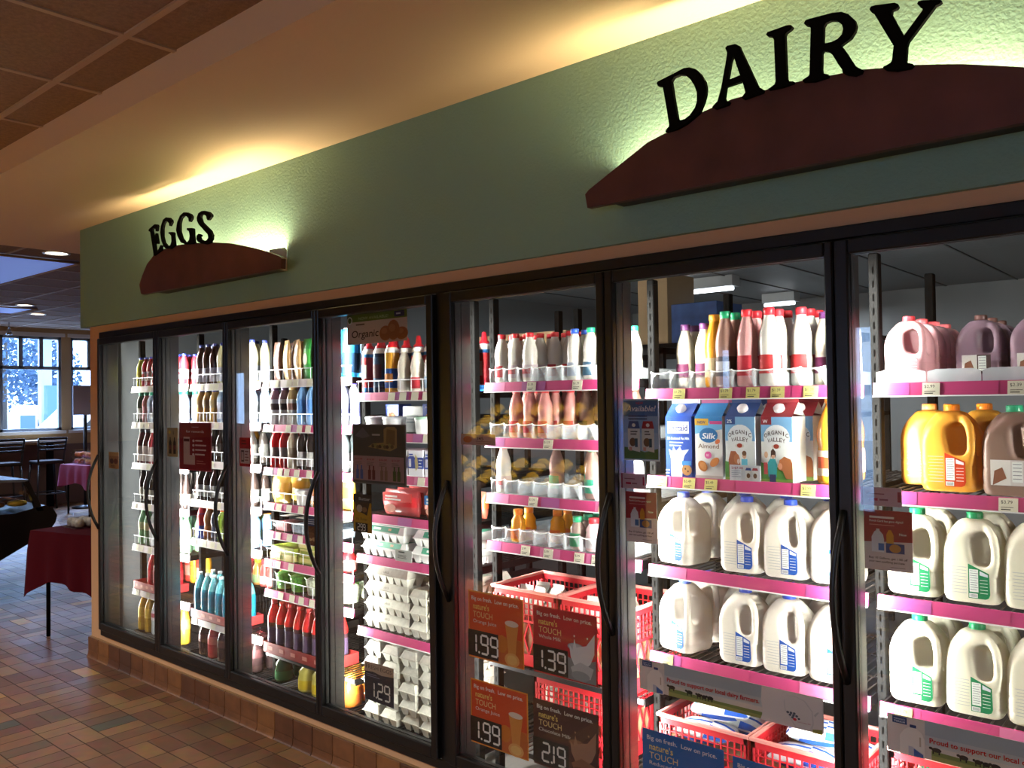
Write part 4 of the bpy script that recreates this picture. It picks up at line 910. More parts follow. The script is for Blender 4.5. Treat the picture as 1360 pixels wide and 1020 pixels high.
B('d2_ocg', 'orange-capped green sports bottle', 'sport', .2, .034, '#8aa83a', '#e0702a', '#9ab04a', (.1, .4))
B('d2_ocs', 'orange-capped light blue sports bottle', 'sport', .2, .034, '#7fb0d4', '#e0702a', '#9fc4e0', (.1, .4))
B('d2_ocr', 'orange-capped brown sports bottle', 'sport', .2, .034, '#8a5a3a', '#e0702a', '#a8683c', (.1, .4))
B('d2_yel', 'yellow-topped kids juice bottle', 'squat', .15, .031, '#c08a4a', '#e0bb2c', '#8fae7a', (.1, .4))
B('d2_rdk', 'red-topped kids juice bottle', 'squat', .15, .031, '#b04a48', '#d03a40', '#d9a9a4', (.1, .4))
B('d2_teal', 'teal blue sports drink bottle', 'two', .25, .037, '#1f95b5', '#d8e6ea', '#1f7fa0', (.3, .6), top=(.62, '#6fd0de'))
B('d2_dk2', 'dark-capped cola family bottle', 'two', .2, .045, '#2c1f20', '#26262a', '#4a2a2c', (.4, .62))
B('d2_rd2', 'dark-capped red soda bottle', 'two', .2, .045, '#a83a40', '#2a2a2c', '#c05a5c', (.4, .62))
B('d2_bl2', 'blue-capped brown soda bottle', 'two', .2, .045, '#5a4038', '#3a58b8', '#8a6a5c', (.4, .62))
row(1, 0, ['d2_cof']*3+['d2_crm']*5, .076, rows=2)
row(1, 1, ['d2_tan']*3+['d2_ice', 'd2_ice', 'd2_ros', 'd2_ros', 'd2_ice'], .076, rows=2)
row(1, 2, ['d2_blk']*4+['d2_blk', 'd2_org', 'd2_org', 'd2_blk'], .074, rows=2)
row(1, 3, ['d2_col']*8, .076, rows=2)
row(1, 4, ['d2_sup', 'd2_ocr', 'd2_ocb', 'd2_ocg', 'd2_ocs', 'd2_ocb', 'd2_ocg', 'd2_ocs'], .077, rows=2)
riser(1, U[1][0]+.005, U[1][1]-.02, .30, .44, .39, .58, 'tall dark wire riser behind the blue drink tray, second door')
row(1, 5, ['d2_yel', 'd2_yel', 'd2_rdk', 'd2_rdk', 'd2_yel', 'd2_rdk', 'd2_rdk', 'd2_yel'], .072, rows=1, yfirst=.345, r0=2, z=.58)
tray(1, 5, U[1][0]+.005, U[1][0]+.47, .112, .29, .39, '#9c2c2c', 'red card tray of teal drink bottles, second door')
for r_ in range(2):
    for i in range(6):
        put('d2_teal', U[1][0]+.046+.0755*i, .153+.077*r_, .3975, '%s in %s of red tray' % (ORD[i], ROWN[r_]), 1, 5)
row(1, 6, ['d2_dk2', 'd2_rd2', 'd2_dk2', 'd2_bl2', 'd2_rd2', 'd2_dk2'], .1, start=.055, rows=2)
# third door
def pouch_mesh(w, d, h, m, c2=None, crimp=True):
    b = MB(); n = 8; vs = []; 
    for j in range(n+1):
        t = j/n; z = h*t; e = math.sin(PI*min(1, max(0, (t*1.0))))**.6 if 0 < t < 1 else 0
        for i in range(12):
            a = 2*PI*i/12; ww = w/2*(.92+.08*e); dd = d/2*max(.04, e)
            vs.append((ww*math.copysign(abs(math.cos(a))**.6, math.cos(a)), dd*math.copysign(abs(math.sin(a))**.8, math.sin(a)), z))
    fs = [(j*12+i, j*12+(i+1) % 12, (j+1)*12+(i+1) % 12, (j+1)*12+i) for j in range(n) for i in range(12)]
    lo = [f for f in fs if vs[f[0]][2] < h*.3 or vs[f[0]][2] > h*.72]; hi = [f for f in fs if f not in lo]
    b.add(vs, lo, m, True); o = len(b.v)
    b.add(vs, hi, c2 or m, True); return b
def snack(key, desc, w, d, h, c, c2, name='snack_pouch', cat='snack pouch'):
    b = pouch_mesh(w, d, h, mat(c, .3), mat(c2, .35)); o = b.build(name); q = MB(); q.ell(0, h*.5, w*.25, h*.14, mat('#e2d7b8', .5), -d*.5-.0008); kid(o, q.build('emblem', o)); PROTO[key] = (Proto(o, cat, w/2, h), desc, name)
snack('s_brown', 'dark brown jerky pouch', .075, .03, .2, '#4a2c20', '#5c3a2a'); snack('s_tan', 'tan jerky pouch', .085, .03, .205, '#b08a58', '#c9a26a'); snack('s_green', 'green snack pouch', .075, .03, .205, '#2c8a3c', '#4aa84a'); snack('s_black', 'black snack pouch', .07, .03, .2, '#26282c', '#5a2c26')
B('d3_bcan', 'tall copper brown drink can', 'can', .235, .033, '#a8683c', '#b9bcc0', '#2c4a5a', (.1, .5)); B('d3_ucan', 'tall blue drink can', 'can', .235, .033, '#2a86b8', '#b9bcc0', '#1f3f5c', (.1, .5))
B('d3_milk', 'purple-capped shake bottle with red band', 'sport', .21, .033, '#d9d9de', '#6a4a7c', '#3a2c30', (.36, .52), top=(.55, '#7c5a68'))
B('d3_tans', 'tan-capped shake bottle with red band', 'sport', .21, .033, '#d5d8d4', '#b59a5c', '#8d6a62', (.36, .52), top=(.55, '#b59a6a'))
B('d3_blue', 'light blue water bottle', 'pop', .21, .033, '#7fb0e6', '#8d8a7a', '#5f9ae0', (.2, .6))
B('d3_lav', 'violet-capped white water bottle', 'pop', .21, .033, '#d0d5ee', '#5a4ab0', '#8f95cc', (.2, .5))
B('d3_cred', 'red protein shake bottle', 'sport', .21, .034, '#c2242e', '#b8202a', '#8d8a8a', (.25, .5)); B('d3_ccrm', 'cream protein shake bottle', 'sport', .21, .034, '#c9bfa8', '#cfc4b0', '#a89a86', (.25, .5)); B('d3_cblk', 'black protein shake bottle', 'sport', .21, .034, '#2a2524', '#3a3a3c', '#b9b9ba', (.08, .42)); B('d3_cgry', 'grey protein shake bottle', 'sport', .21, .034, '#5a6668', '#6a7678', '#cfd3d6', (.08, .42))
row(2, 0, ['s_brown', 's_tan', 's_tan', 's_green', 's_black', 'd3_bcan', 'd3_ucan', 'd3_ucan'], .084, start=.05, rows=2, ygap=.08)
row(2, 1, ['d3_milk', 'd3_milk', 'd3_tans', 'd3_blue', 'd3_blue', 'd3_lav', 'd3_lav', 'd3_lav'], .079, rows=2)
row(2, 2, ['d3_cred', 'd3_cred', 'd3_ccrm', 'd3_cblk', 'd3_cblk', 'd3_cblk', 'd3_cgry', 'd3_cgry'], .079, rows=2)
# cheese bags, deli packs, boxes, salads
def simple(key, desc, mb, name, cat, r, h, kids=()):
    o = mb.build(name)
    for nm, k in kids: kid(o, k.build(nm, o))
    PROTO[key] = (Proto(o, cat, r, h), desc, name)
def bagbox(key, desc, c, c2, w=.15, h=.14, d=.05):
    b = pouch_mesh(w, d, h, mat(c, .25), mat(c2, .3)); q = MB(); q.rect(-w*.28, h*.3, w*.1, h*.5, paper('#efe9da'), -d*.5-.001); simple(key, desc, b, 'cheese_bag', 'cheese bag', w/2, h, [('label', q)])
bagbox('c_yel', 'yellow cheese bag with white label', '#e2b64a', '#d99e2e'); bagbox('c_org', 'orange cheese stick bag', '#e0a03a', '#c9782a', .16, .1)
b = MB(); b.lathe([(0, 0), (.042, 0), (.05, .07), (.05, .075), (0, .075)], mat('#dcdcd8', .4), 18); q = MB(); q.lathe([(.052, .07), (.052, .082), (0, .083)], CLEAR, 18); simple('c_tub', 'white soft cheese tub', b, 'cheese_tub', 'tub', .05, .083, [('lid', q)])
for i, (k, x, y) in enumerate((('c_yel', .09, .17), ('c_org', .42, .165), ('c_yel', .57, .2), ('c_yel', .12, .26), ('c_org', .42, .26))): put(k, U[2][0]+x, y, 1.097, '%s along, %s' % (ORD[i], 'front row' if i < 3 else 'second row'), 2, 3)
put('c_tub', U[2][0]+.265, .19, 1.097, 'between yellow and orange bags', 2, 3)
def clam(key, desc, w, d, h, fill, name='deli_pack', cat='deli pack'):
    b = MB(); b.frust(0, 0, 0, h*.5, w*.42, d*.42, w*.5, d*.5, CLEAR); b.frust(0, 0, h*.5, h, w*.5, d*.5, w*.44, d*.44, CLEAR); q = MB()
    q.frust(0, 0, .003, h*.62, w*.38, d*.38, w*.42, d*.42, mat(fill, .5, noise=.5, nscale=60)); l = MB(); l.add([(-w*.3, -d*.3, h+.001), (w*.3, -d*.3, h+.001), (w*.3, d*.3, h+.001), (-w*.3, d*.3, h+.001)], [(0, 1, 2, 3)], paper('#e4e2d6')); simple(key, desc, b, name, cat, w/2, h, [('filling', q), ('label', l)])
clam('p_meat', 'clear pack of pink meat', .12, .12, .075, '#b5646a'); clam('p_blue', 'clear pack of grey bites', .12, .12, .075, '#8f9fb0')
for i, (k, x) in enumerate((('p_meat', .10), ('p_blue', .24), ('p_meat', .38), ('p_blue', .53))): put(k, U[2][0]+x, .205, .952, '%s from window end, front row' % ORD[i], 2, 4)
for i, (k, x) in enumerate((('p_blue', .10), ('p_meat', .24), ('p_blue', .38))): put(k, U[2][0]+x, .345, .952, '%s from window end, second row' % ORD[i], 2, 4)
def flatbox(key, desc, c, c2, w=.2, d=.12, h=.035, name='food_box', cat='food box'):
    b = MB(); b.bbox(-w/2, w/2, -d/2, d/2, 0, h, mat(c, .45), .002); q = MB(); q.rect(-w*.45, h*.2, w*.1, h*.8, mat(c2, .45), -d/2-.0008); simple(key, desc, b, name, cat, w/2, h, [('printed_panel', q)])
flatbox('f_grn', 'flat lime green food box', '#9cae3c', '#d9d27a'); flatbox('f_yel', 'flat pale yellow food box', '#d9cf7c', '#8aa03a'); flatbox('f_dk', 'flat dark grey food box', '#3f3f3c', '#8a8a84')
B('d3_jar', 'red salsa jar', 'tea', .11, .038, '#a8242a', '#c23a3c', '#d9a49a', (.1, .5), name='salsa_jar', cat='jar')
for i, (k, x, y, l) in enumerate((('f_yel', .12, .2, 0), ('f_grn', .13, .2, 1), ('f_dk', .12, .34, 0), ('f_grn', .34, .22, 0), ('f_yel', .35, .22, 1), ('f_grn', .34, .22, 2))): put(k, U[2][0]+x, y, .806+.0356*l, ('back stack, ' if y > .3 else 'stack by the post, ' if x < .2 else 'middle stack, ')+['bottom', 'second', 'third'][l]+' layer', 2, 5)
for i in range(2): put('d3_jar', U[2][0]+.53+.085*i, .185, .806, '%s from the boxes' % ORD[i], 2, 5)
def salad(key, desc, c):
    b = MB(); b.lathe([(0, 0), (.045, 0), (.058, .085), (.06, .09)], CLEAR, 20); q = MB(); q.lathe([(0, .004), (.042, .004), (.053, .075), (.03, .088), (0, .092)], mat(c, .6, noise=.6, nscale=70), 20); l = MB(); l.lathe([(.062, .088), (.062, .094), (.054, .1), (0, .104)], CLEAR, 20); simple(key, desc, b, 'salad_cup', 'salad cup', .062, .104, [('filling', q), ('lid', l)])
salad('s_lime', 'clear-lidded cup of green salad', '#5fae3c'); salad('s_pale', 'clear-lidded cup of pale salad', '#c9cfb4')
row(2, 6, ['s_lime', 's_lime', 's_pale', 's_lime', 's_pale'], .129, start=.075, rows=2)
B('d3_pack', 'red-topped sports drink bottle', 'pop', .26, .036, '#4a3238', '#e04a48', '#5a4a66', (.2, .5), top=(.5, '#d8302f'))
tray(2, 7, U[2][0]+.005, U[2][0]+.55, .105, .29, .33, '#9c2a28', 'red card tray of red-topped sports drinks, third door', .055)
for r_ in range(2):
    for i in range(7):
        put('d3_pack', U[2][0]+.046+.0755*i, .146+.077*r_, .3375, '%s in %s of red tray' % (ORD[i], ROWN[r_]), 2, 7)
B('d3_lem', 'pale yellow lemonade jug', 'squat', .15, .052, '#d9d06a', '#e6e08a', '#d9c22c', (.1, .4), name='juice_jug', cat='jug'); B('d3_or', 'orange drink jug', 'squat', .15, .052, '#e08a2c', '#e6a03a', '#d9702a', (.1, .4), name='juice_jug', cat='jug'); B('d3_grnc', 'green-capped dark soda bottle', 'squat', .15, .045, '#26402c', '#dfe3e0', '#1f5a34', (.1, .4))
row(2, 8, ['d3_grnc', None, 'd3_lem', 'd3_lem', 'd3_or', 'd3_or'], .109, start=.06, rows=2)
# ================================================================== fourth door: creamers, boxes, eggs
B('e_can', 'red-nozzled blue whipped cream can', 'spray', .255, .033, '#2a78b8', '#cf2230', '#c0343c', (.1, .64), '#e8e6e2', name='cream_can', cat='cream can')
B('e_navy', 'red-nozzled dark blue cream can', 'spray', .255, .033, '#2c3f5c', '#cf2230', '#3a5a7c', (.1, .64), '#5d3a44', name='cream_can', cat='cream can')
B('e_org', 'red-nozzled orange and blue cream can', 'spray', .255, .033, '#e0a038', '#cf2230', '#2f62b8', (.08, .42), '#d98a4a', name='cream_can', cat='cream can')
B('e_crm', 'white creamer bottle with pale label', 'milk', .195, .031, '#e9e2cf', '#efeae0', '#e3dfd6', (.06, .33)); B('e_crr', 'white creamer bottle with red label', 'milk', .195, .031, '#e9e2cf', '#efeae0', '#cc3c48', (.08, .33), arc=.9); B('e_crb', 'white creamer bottle with blue label', 'milk', .195, .031, '#e6e6e2', '#efeae0', '#a9c9e4', (.08, .33), arc=.9)
row(3, 0, ['e_can', 'e_navy', 'e_org', 'e_crm', 'e_crr', 'e_crb', 'e_crm', 'e_crb'], .082, start=.04, rows=1)
row(3, 0, ['e_can', 'e_can', 'e_navy', 'e_can', 'e_can', 'e_can', 'e_can', 'e_can'], .082, start=.045, rows=2, yfirst=.25, ygap=.08, r0=1)
def tub(key, desc, c, lidc, name='dip_tub', cat='tub'):
    b = MB(); b.lathe([(0, 0), (.045, 0), (.052, .065)], mat(c, .4), 20); q = MB(); q.lathe([(.055, .062), (.055, .072), (.05, .075), (0, .075)], mat(lidc, .35), 20); simple(key, desc, b, name, cat, .055, .075, [('lid', q)])
tub('t_grn', 'white dip tub with green lid', '#e6e9e6', '#8fb59c'); tub('t_wht', 'white dip tub with white lid', '#eceeee', '#d9dde0')
def upbox(key, desc, w, d, h, c, deco, name='food_box', cat='food box'):
    b = MB(); b.bbox(-w/2, w/2, -d/2, d/2, 0, h, mat(c, .45), .003); A = Art(w, h, -.0006); deco(A)
    o = b.build(name); p_ = A.build('printed_panel', o); p_.location = (-w/2, -d/2, 0); kid(o, p_); PROTO[key] = (Proto(o, cat, w/2, h), desc, name)
upbox('x_wht', 'white carton box with grey print', .14, .09, .12, '#d5dbd8', lambda A: (A.lines(.2, .8, .6, 3, .12, '#9fb0b0', .05),))
upbox('x_blu', 'blue snack box', .1, .08, .13, '#2f4fa0', lambda A: (A.e(.5, .5, .3, .2, '#d98a5c'), A.lines(.2, .8, .85, 1, .1, '#dfe6f4', .06)))
put('t_wht', U[3][0]+.07, .19, 1.467, 'by the post, front row', 3, 1); put('t_wht', U[3][0]+.19, .19, 1.467, 'before the white box', 3, 1); put('x_wht', U[3][0]+.23, .31, 1.467, 'behind the tubs', 3, 1); put('x_blu', U[3][0]+.08, .31, 1.467, 'behind the first tub', 3, 1)
put('x_blu', U[3][0]+.37, .28, 1.467, 'behind the clear dividers', 3, 1); put('x_wht', U[3][0]+.55, .20, 1.467, 'farthest from window end', 3, 1); put('t_grn', U[3][0]+.40, .19, 1.467, 'in front of blue box', 3, 1)
def cheese(A): A.r(0, .3, 1, .72, '#2f4fae'); A.p([(.5, .2), (.68, .35), (.62, .7), (.5, .85), (.44, .6)], '#c9bd86'); A.lines(.08, .48, .8, 2, .09, '#2f4fae', .05); A.r(.06, .36, .22, .66, '#e8eaf2'); A.lines(.7, .95, .6, 3, .12, '#dfe6f4', .04)
upbox('x_chs', 'white and blue cream cheese box', .098, .06, .115, '#e6e9ee', cheese)
for r_ in range(2):
    for i in range(6): put('x_chs', U[3][0]+.065+.104*i, .175+.075*r_, 1.283, '%s from window end, %s' % (ORD[i], ROWN[r_]), 3, 2)
def pack(key, desc, c, c2, c3):
    b = pouch_mesh(.24, .06, .115, mat(c, .25), mat(c2, .3)); A = Art(.24, .115, 0); A.r(.1, .55, .9, .9, c3); A.lines(.16, .7, .72, 2, .12, '#f0e6e0', .07)
    A.e(.3, .3, .16, .16, '#d9a08a'); o = b.build('lunch_meat_pack'); p_ = A.build('label', o); p_.location = (-.12, -.0315, 0); kid(o, p_); PROTO[key] = (Proto(o, 'meat pack', .12, .115), desc, 'lunch_meat_pack')
pack('m_red', 'red lunch meat pack', '#b8484a', '#c02a30', '#d8242c'); pack('m_org', 'orange-red blue-flashed lunch meat pack', '#a85a48', '#d85a2c', '#2a7cc4')
for i, (k, x) in enumerate((('m_red', .25), ('m_org', .52))):
    for r_ in range(3): put(k, U[3][0]+x, .18+.07*r_, 1.101, 'stood upright, %s' % ROWN[r_], 3, 3)
# egg cartons
PULP = mat('#bcbaad', .9, noise=.15, nscale=50, bump=.3, bscale=300, name='grey_pulp'); FOAM = mat('#e6e8e4', .6, name='white_foam')
def eggbox(key, desc, m, lab=None):
    L, W = .295, .105; b = MB()
    b.frust(0, 0, .038, .069, L/2, W/2, L/2-.012, W/2-.016, m); b.box(-L/2-.004, L/2+.004, -W/2-.004, W/2+.004, .034, .038, m)
    for i in range(6):
        for j in range(2): b.frust(-L/2+L/6*(i+.5), -W/4+W/2*j, 0, .036, .013, .014, .0235, .0255, m)
    o = b.build('egg_carton'); l = MB()
    for i in range(6): l.add([(-L/2+L/6*(i+.35), -W/2+.001, .0385), (-L/2+L/6*(i+.65), -W/2+.001, .0385), (-L/2+L/6*(i+.5), -W/2+.009, .054)], [(0, 1, 2)], mat('#4f4d46', .9) if lab is None else m)
    if lab:
        f = lambda x0, x1, z0, z1, mm, e: l.add([(x0, -W/2+.016*(z0-.038)/.031-e, z0), (x1, -W/2+.016*(z0-.038)/.031-e, z0), (x1, -W/2+.016*(z1-.038)/.031-e, z1), (x0, -W/2+.016*(z1-.038)/.031-e, z1)], [(0, 1, 2, 3)], mm)
        f(-.09, .11, .042, .066, mat('#2f9a78', .5), .0008); f(-.06, -.01, .05, .059, mat('#dfeee6', .5), .0014); f(.04, .06, .05, .059, mat('#d9b08a', .5), .0014)
        l.add([(-L/2+.014, -W/2+.018, .0695), (L/2-.014, -W/2+.018, .0695), (L/2-.014, W/2-.018, .0695), (-L/2+.014, W/2-.018, .0695)], [(0, 1, 2, 3)], mat('#4aa88a', .5))
        kid(o, l.build('label', o))
    else:
        kid(o, l.build('latch_gap', o)); t_ = MB(); t_.text('LARGE', -.02, .046, .014, mat('#5d5a52', .8), -W/2+.003); kid(o, t_.build('lettering', o))
    PROTO[key] = (Proto(o, 'egg carton', L/2, .0695), desc, 'egg_carton')
eggbox('g_org', 'white green-labelled egg carton', FOAM, True); eggbox('g_gry', 'grey pulp egg carton', PULP)
LAY = ['bottom', 'second', 'third', 'fourth', 'fifth', 'sixth']
for r_ in range(2):
    for i, x in enumerate((.165, .50)):
        for l in range(2): put('g_org', U[3][0]+x+.012*l*(1 if i else -1), .19+.115*r_, .913+.07*l, '%s layer, stack %s, %s' % (LAY[l], 'by the post' if i == 0 else 'second along', ROWN[r_]), 3, 4, rz=.0)
# grey cartons on the sixth shelf: one stack sideways, then stacks end on
for l in range(4): put('g_gry', U[3][0]+.166+.004*(l % 2), .20, .583+.07*l, '%s layer of sideways stack by the post' % LAY[l], 3, 5, rz=.02*(1-l))
for i, (x, n) in enumerate(((.377, 3), (.4915, 4), (.606, 4))):
    for l in range(n): put('g_gry', U[3][0]+x, .295, .583+.07*l, '%s layer, %s end-on stack' % (LAY[l], ORD[i]), 3, 5, rz=PI/2)
for l in range(3): put('g_gry', U[3][0]+.166, .33, .583+.07*l, '%s layer of sideways stack at back' % LAY[l], 3, 5)
for i in range(5):
    for l in range(5):
        put('g_gry', U[3][0]+.062+.123*i+random.uniform(-.001, .001), .297+random.uniform(-.012, .012), .165+.07*l, '%s layer, %s end-on stack' % (LAY[l], ORD[i]), 3, 6, rz=PI/2+random.uniform(-.01, .01))
# ================================================================== fifth door: pint milk bottles in lanes
def lane_proto():
    W, L = .066, .5; b = MB(); m = FROST
    b.box(-W/2, W/2, 0, L, 0, .002, m)
    for s in (-1, 1): b.prism([[(.0, .002), (.0, .055), (.03, .05), (.12, .04), (L, .04), (L, .002)]], lambda y, z, s=s: (s*W/2, y, z), lambda y, z, s=s: (s*(W/2-.0018), y, z), m)
    o = b.build('bottle_lane'); f = MB(); n = 10
    vs = []
    for k in range(n+1):
        a = PI*k/n; x = -W/2*math.cos(a); y = -.012*math.sin(a); top = .058-.006*math.sin(a); bot = .05-.045*(abs(math.cos(a))**3)
        vs += [(x, y, bot), (x, y, top)]
    f.add(vs, [(2*k, 2*k+2, 2*k+3, 2*k+1) for k in range(n)], FROST, True); f.tube([vs[2*k+1] for k in range(n+1)], .0022, WHITEP, 5)
    kid(o, f.build('front_lip', o)); return Proto(o, 'bottle lane', W/2, .06)
LANE = lane_proto()
def lanes(bi, si, n, gap, start):
    for i in range(n):
        o = LANE.put(U[bi][0]+start+gap*i, YF+.014, SH[bi][si]+.0005, 'frosted bottle lane, %s from window end, %s shelf, %s door' % (ORD[i], SHN[si], DORD[bi]), 'bottle lanes on the %s shelf of the %s door' % (SHN[si], DORD[bi])); o.scale.x = (gap-.0022)/.066
for si in range(4): lanes(4, si, 9, .0725, .04)
lanes(5, 0, 9, .0745, .042)
K = dict(n=20, arc=1.0)
B('k_red', 'red-capped white milk pint', 'milk', .19, .0305, '#ece8dc', '#cf2a33', '#c83a44', (.1, .34), **K); B('k_rdw', 'red-capped pale-labelled milk pint', 'milk', .19, .0305, '#ece8dc', '#cf2a33', '#d9c9cc', (.08, .34), '#c05a60', n=20); B('k_blu', 'blue-capped white milk pint', 'milk', .19, .0305, '#ece8dc', '#2c4fb0', '#b9c4d4', (.08, .34), **K); B('k_grn', 'green-capped white milk pint', 'milk', .19, .0305, '#ece8dc', '#1f9a68', '#4f7a94', (.08, .34), **K)
B('k_pnk', 'red-capped pink strawberry milk pint', 'milk', .19, .0305, '#dd9a92', '#cf3038', '#c83a44', (.1, .34), **K); B('k_cho', 'brown-capped chocolate milk pint', 'milk', .19, .0305, '#8a6658', '#6a4438', '#33302e', (.1, .34), **K); B('k_chg', 'green-capped chocolate milk pint', 'milk', .19, .0305, '#a5857c', '#1f8a5a', '#3a9a7a', (.12, .38), **K)
B('k_oj', 'orange-capped small orange juice', 'squat', .125, .03, '#e59a24', '#e07a1f', '#d9701f', (.1, .4), **K); B('k_sch', 'green-capped small chocolate milk', 'squat', .12, .03, '#a08a80', '#2fa070', '#3f9a6a', (.1, .5), **K); B('k_srd', 'red-capped small pink milk', 'squat', .12, .031, '#e6c4c4', '#cf3038', '#d9d5d6', (.1, .4), **K); B('k_sbl', 'blue-capped small white milk', 'squat', .12, .031, '#e6e4e0', '#2c3f90', '#4a5a9a', (.1, .4), **K)
def lrow(si, spec, bi=4, gap=.0725, start=.04):
    # spec: per lane (key, first row, count)
    for i, q in enumerate(spec):
        if not q: continue
        k, f, n = q
        for r_ in range(n):
            put(k, U[bi][0]+start+gap*i, YF+.050+max(.065, 2*PROTO[k][0].r+.002)*(r_+f), SH[bi][si], '%s from window end, %s' % (ORD[i], ROWN[r_+f]), bi, si, dz=.003, rz=random.uniform(-.15, .15))
lrow(0, [('k_red', 0, 3), ('k_rdw', 0, 3), ('k_rdw', 0, 3), ('k_red', 1, 2), ('k_red', 1, 2), ('k_blu', 0, 2), ('k_grn', 0, 3), ('k_grn', 0, 3), ('k_grn', 0, 2)])
lrow(1, [None, ('k_pnk', 0, 3), ('k_pnk', 0, 3), ('k_pnk', 0, 3), ('k_pnk', 1, 3), ('k_cho', 1, 3), ('k_cho', 2, 2), ('k_cho', 0, 3), ('k_cho', 0, 2)])
lrow(2, [('k_rdw', 0, 1), None, None, ('k_chg', 1, 1), ('k_chg', 3, 2), None, ('k_chg', 0, 1), ('k_chg', 2, 1), ('k_rdw', 0, 2)])
lrow(3, [None, ('k_oj', 0, 2), None, ('k_oj', 1, 2), None, ('k_sch', 0, 3), ('k_srd', 0, 2), ('k_srd', 0, 3), ('k_sbl', 0, 2)])
# red crates
RCR = mat('#c8242e', .35, name='red_plastic'); RRIM = mat('#d98a80', .4, name='worn_red_rim')  # rim is a paler red than the crate walls
def crate_proto(h=.285):
    W = .325; b = MB(); e = W/2
    b.box(-e, e, -e, e, 0, .006, RCR)
    for s in (-1, 1):
        for ax in (0, 1):
            def bx(a0, a1, z0, z1, t0=0, t1=.006):
                q0, q1 = (s*e, s*(e-t1)); lo, hi = min(q0, q1), max(q0, q1)
                if ax == 0: b.box(lo, hi, a0, a1, z0, z1, RCR)
                else: b.box(a0, a1, lo, hi, z0, z1, RCR)
            bx(-e, e, 0, .05); bx(-e, -e+.014, 0, h); bx(e-.014, e, 0, h); bx(-e, e, h*.60, h*.63); bx(-e, e, h-.02, h)
            for k in range(1, 14): bx(-e+W*k/14-.002, -e+W*k/14+.002, h*.63, h-.02)
            for k in range(1, 4): bx(-e, e, h*.63+(h*.37-.02)*k/4-.0015, h*.63+(h*.37-.02)*k/4+.0015)
            n = 7
            for k in range(n):
                for d in (-1, 1):
                    p0, p1 = -e+W*k/n, -e+W*(k+1)/n
                    if d < 0: p0, p1 = p1, p0
                    z0, z1, w_ = .05, h*.6, .0025
                    loop = [(p0-w_, z0), (p0+w_, z0), (p1+w_, z1), (p1-w_, z1)]
                    if ax == 0: b.prism([loop], lambda a, z, s=s: (s*e, a, z), lambda a, z, s=s: (s*(e-.005), a, z), RCR)
                    else: b.prism([loop], lambda a, z, s=s: (a, s*e, z), lambda a, z, s=s: (a, s*(e-.005), z), RCR)
    o = b.build('milk_crate'); r = MB()
    for s in (-1, 1):
        r.bbox(-e-.004, e+.004, s*e-.006 if s > 0 else -e-.004, e+.004 if s > 0 else -e+.006, h, h+.012, RRIM, .002); r.bbox(e-.006 if s > 0 else -e-.004, e+.004 if s > 0 else -e+.006, -e+.006, e-.006, h, h+.012, RRIM, .002)
    kid(o, r.build('rim', o)); return Proto(o, 'crate', e, h+.012)
CR = crate_proto()
CG = 'red plastic milk crates on the cooler decks'
def crate(x, y, z, label): return CR.put(x, y, z+.0008, label, CG)
cx5 = (U[4][0]+.169, U[4][0]+.503)
crate(cx5[0], .30, .585, 'red crate of white cartons beside the post, upper deck, fifth door'); crate(cx5[1], .30, .585, 'red crate of white cartons behind the whole milk poster, upper deck')
crate(U[4][0]+.37, .31, .27, 'red crate of white cartons behind the chocolate milk poster, lower deck')
crate(cx5[1]-.04, .66, .585, 'red crate at the back of the upper deck, fifth door') if 0 else None
# half pint cartons
def gable(key, desc, w, h, roof, body, front, cap=None, name='milk_carton', fin='#e6e2da', fin_c=None, roofc=None):
    b = MB(); d = w; bm = mat(body, .4, name='carton_board'); e = w/2; rc = mat(roofc or body, .4, name='carton_board')
    b.box(-e, e, -e, e, 0, h, bm)
    b.add([(-e, -e, h), (e, -e, h), (e, e, h), (-e, e, h), (-e, 0, h+roof), (e, 0, h+roof)], [(0, 1, 5, 4), (2, 3, 4, 5)], rc)
    b.add([(-e, -e, h), (-e, 0, h+roof), (-e, e, h), (-e+e*.7, 0, h+roof*.3)], [(0, 3, 1), (1, 3, 2)], bm); b.add([(e, -e, h), (e, 0, h+roof), (e, e, h), (e-e*.7, 0, h+roof*.3)], [(0, 1, 3), (1, 2, 3)], bm)
    b.box(-e, e, -.0015, .0015, h+roof-.002, h+roof+.018*w/.095, mat(fin_c or body, .4))
    o = b.build(name)
    if front:
        A = Art(w, h, -.0006); front(A); p_ = A.build('printed_front', o); p_.location = (-e, -e, 0); kid(o, p_)
    if cap:
        m = MB(); m.lathe([(.017, 0), (.017, .010), (.014, .013), (0, .013)], plast(cap), 18); q = m.build('cap', o); q.location = (0, -e*.52, h+roof*.5); q.rotation_euler = (math.atan2(roof, e)*.98, 0, 0); kid(o, q)
    PROTO[key] = (Proto(o, 'carton', e, h+roof), desc, name)
gable('h_pint', 'white half pint carton', .062, .07, .03, '#e4ded2', lambda A: (A.r(0, .1, 1, .4, '#c8343c'), A.lines(.2, .8, .7, 2, .12, '#9a8f86', .05)), name='half_pint_carton', fin_c='#e9e4da')
def fill(cx, cy, z, n, where, seed):
    rr = random.Random(seed); k = 0
    for (dx, dy) in [(-.1, -.1), (-.03, -.1), (.04, -.1), (.11, -.1), (-.1, -.02), (-.03, -.02), (.05, -.02), (-.08, .06), (.0, .06), (.09, .07)][:n]:
        P, desc, nm = PROTO['h_pint']; P.put(cx+dx, cy+dy, z, 'white half pint carton, %s laid %s' % (ORD[k], where), 'half pint cartons in the crates', rz=rr.uniform(-.25, .25), rx=0); k += 1
fill(cx5[0], .30, .585+.165, 9, 'in the crate beside the fifth door post', 3); fill(cx5[1], .30, .585+.165, 9, 'in the crate behind the whole milk poster', 5); fill(U[4][0]+.37, .31, .27+.165, 9, 'in the crate behind the chocolate milk poster', 8)
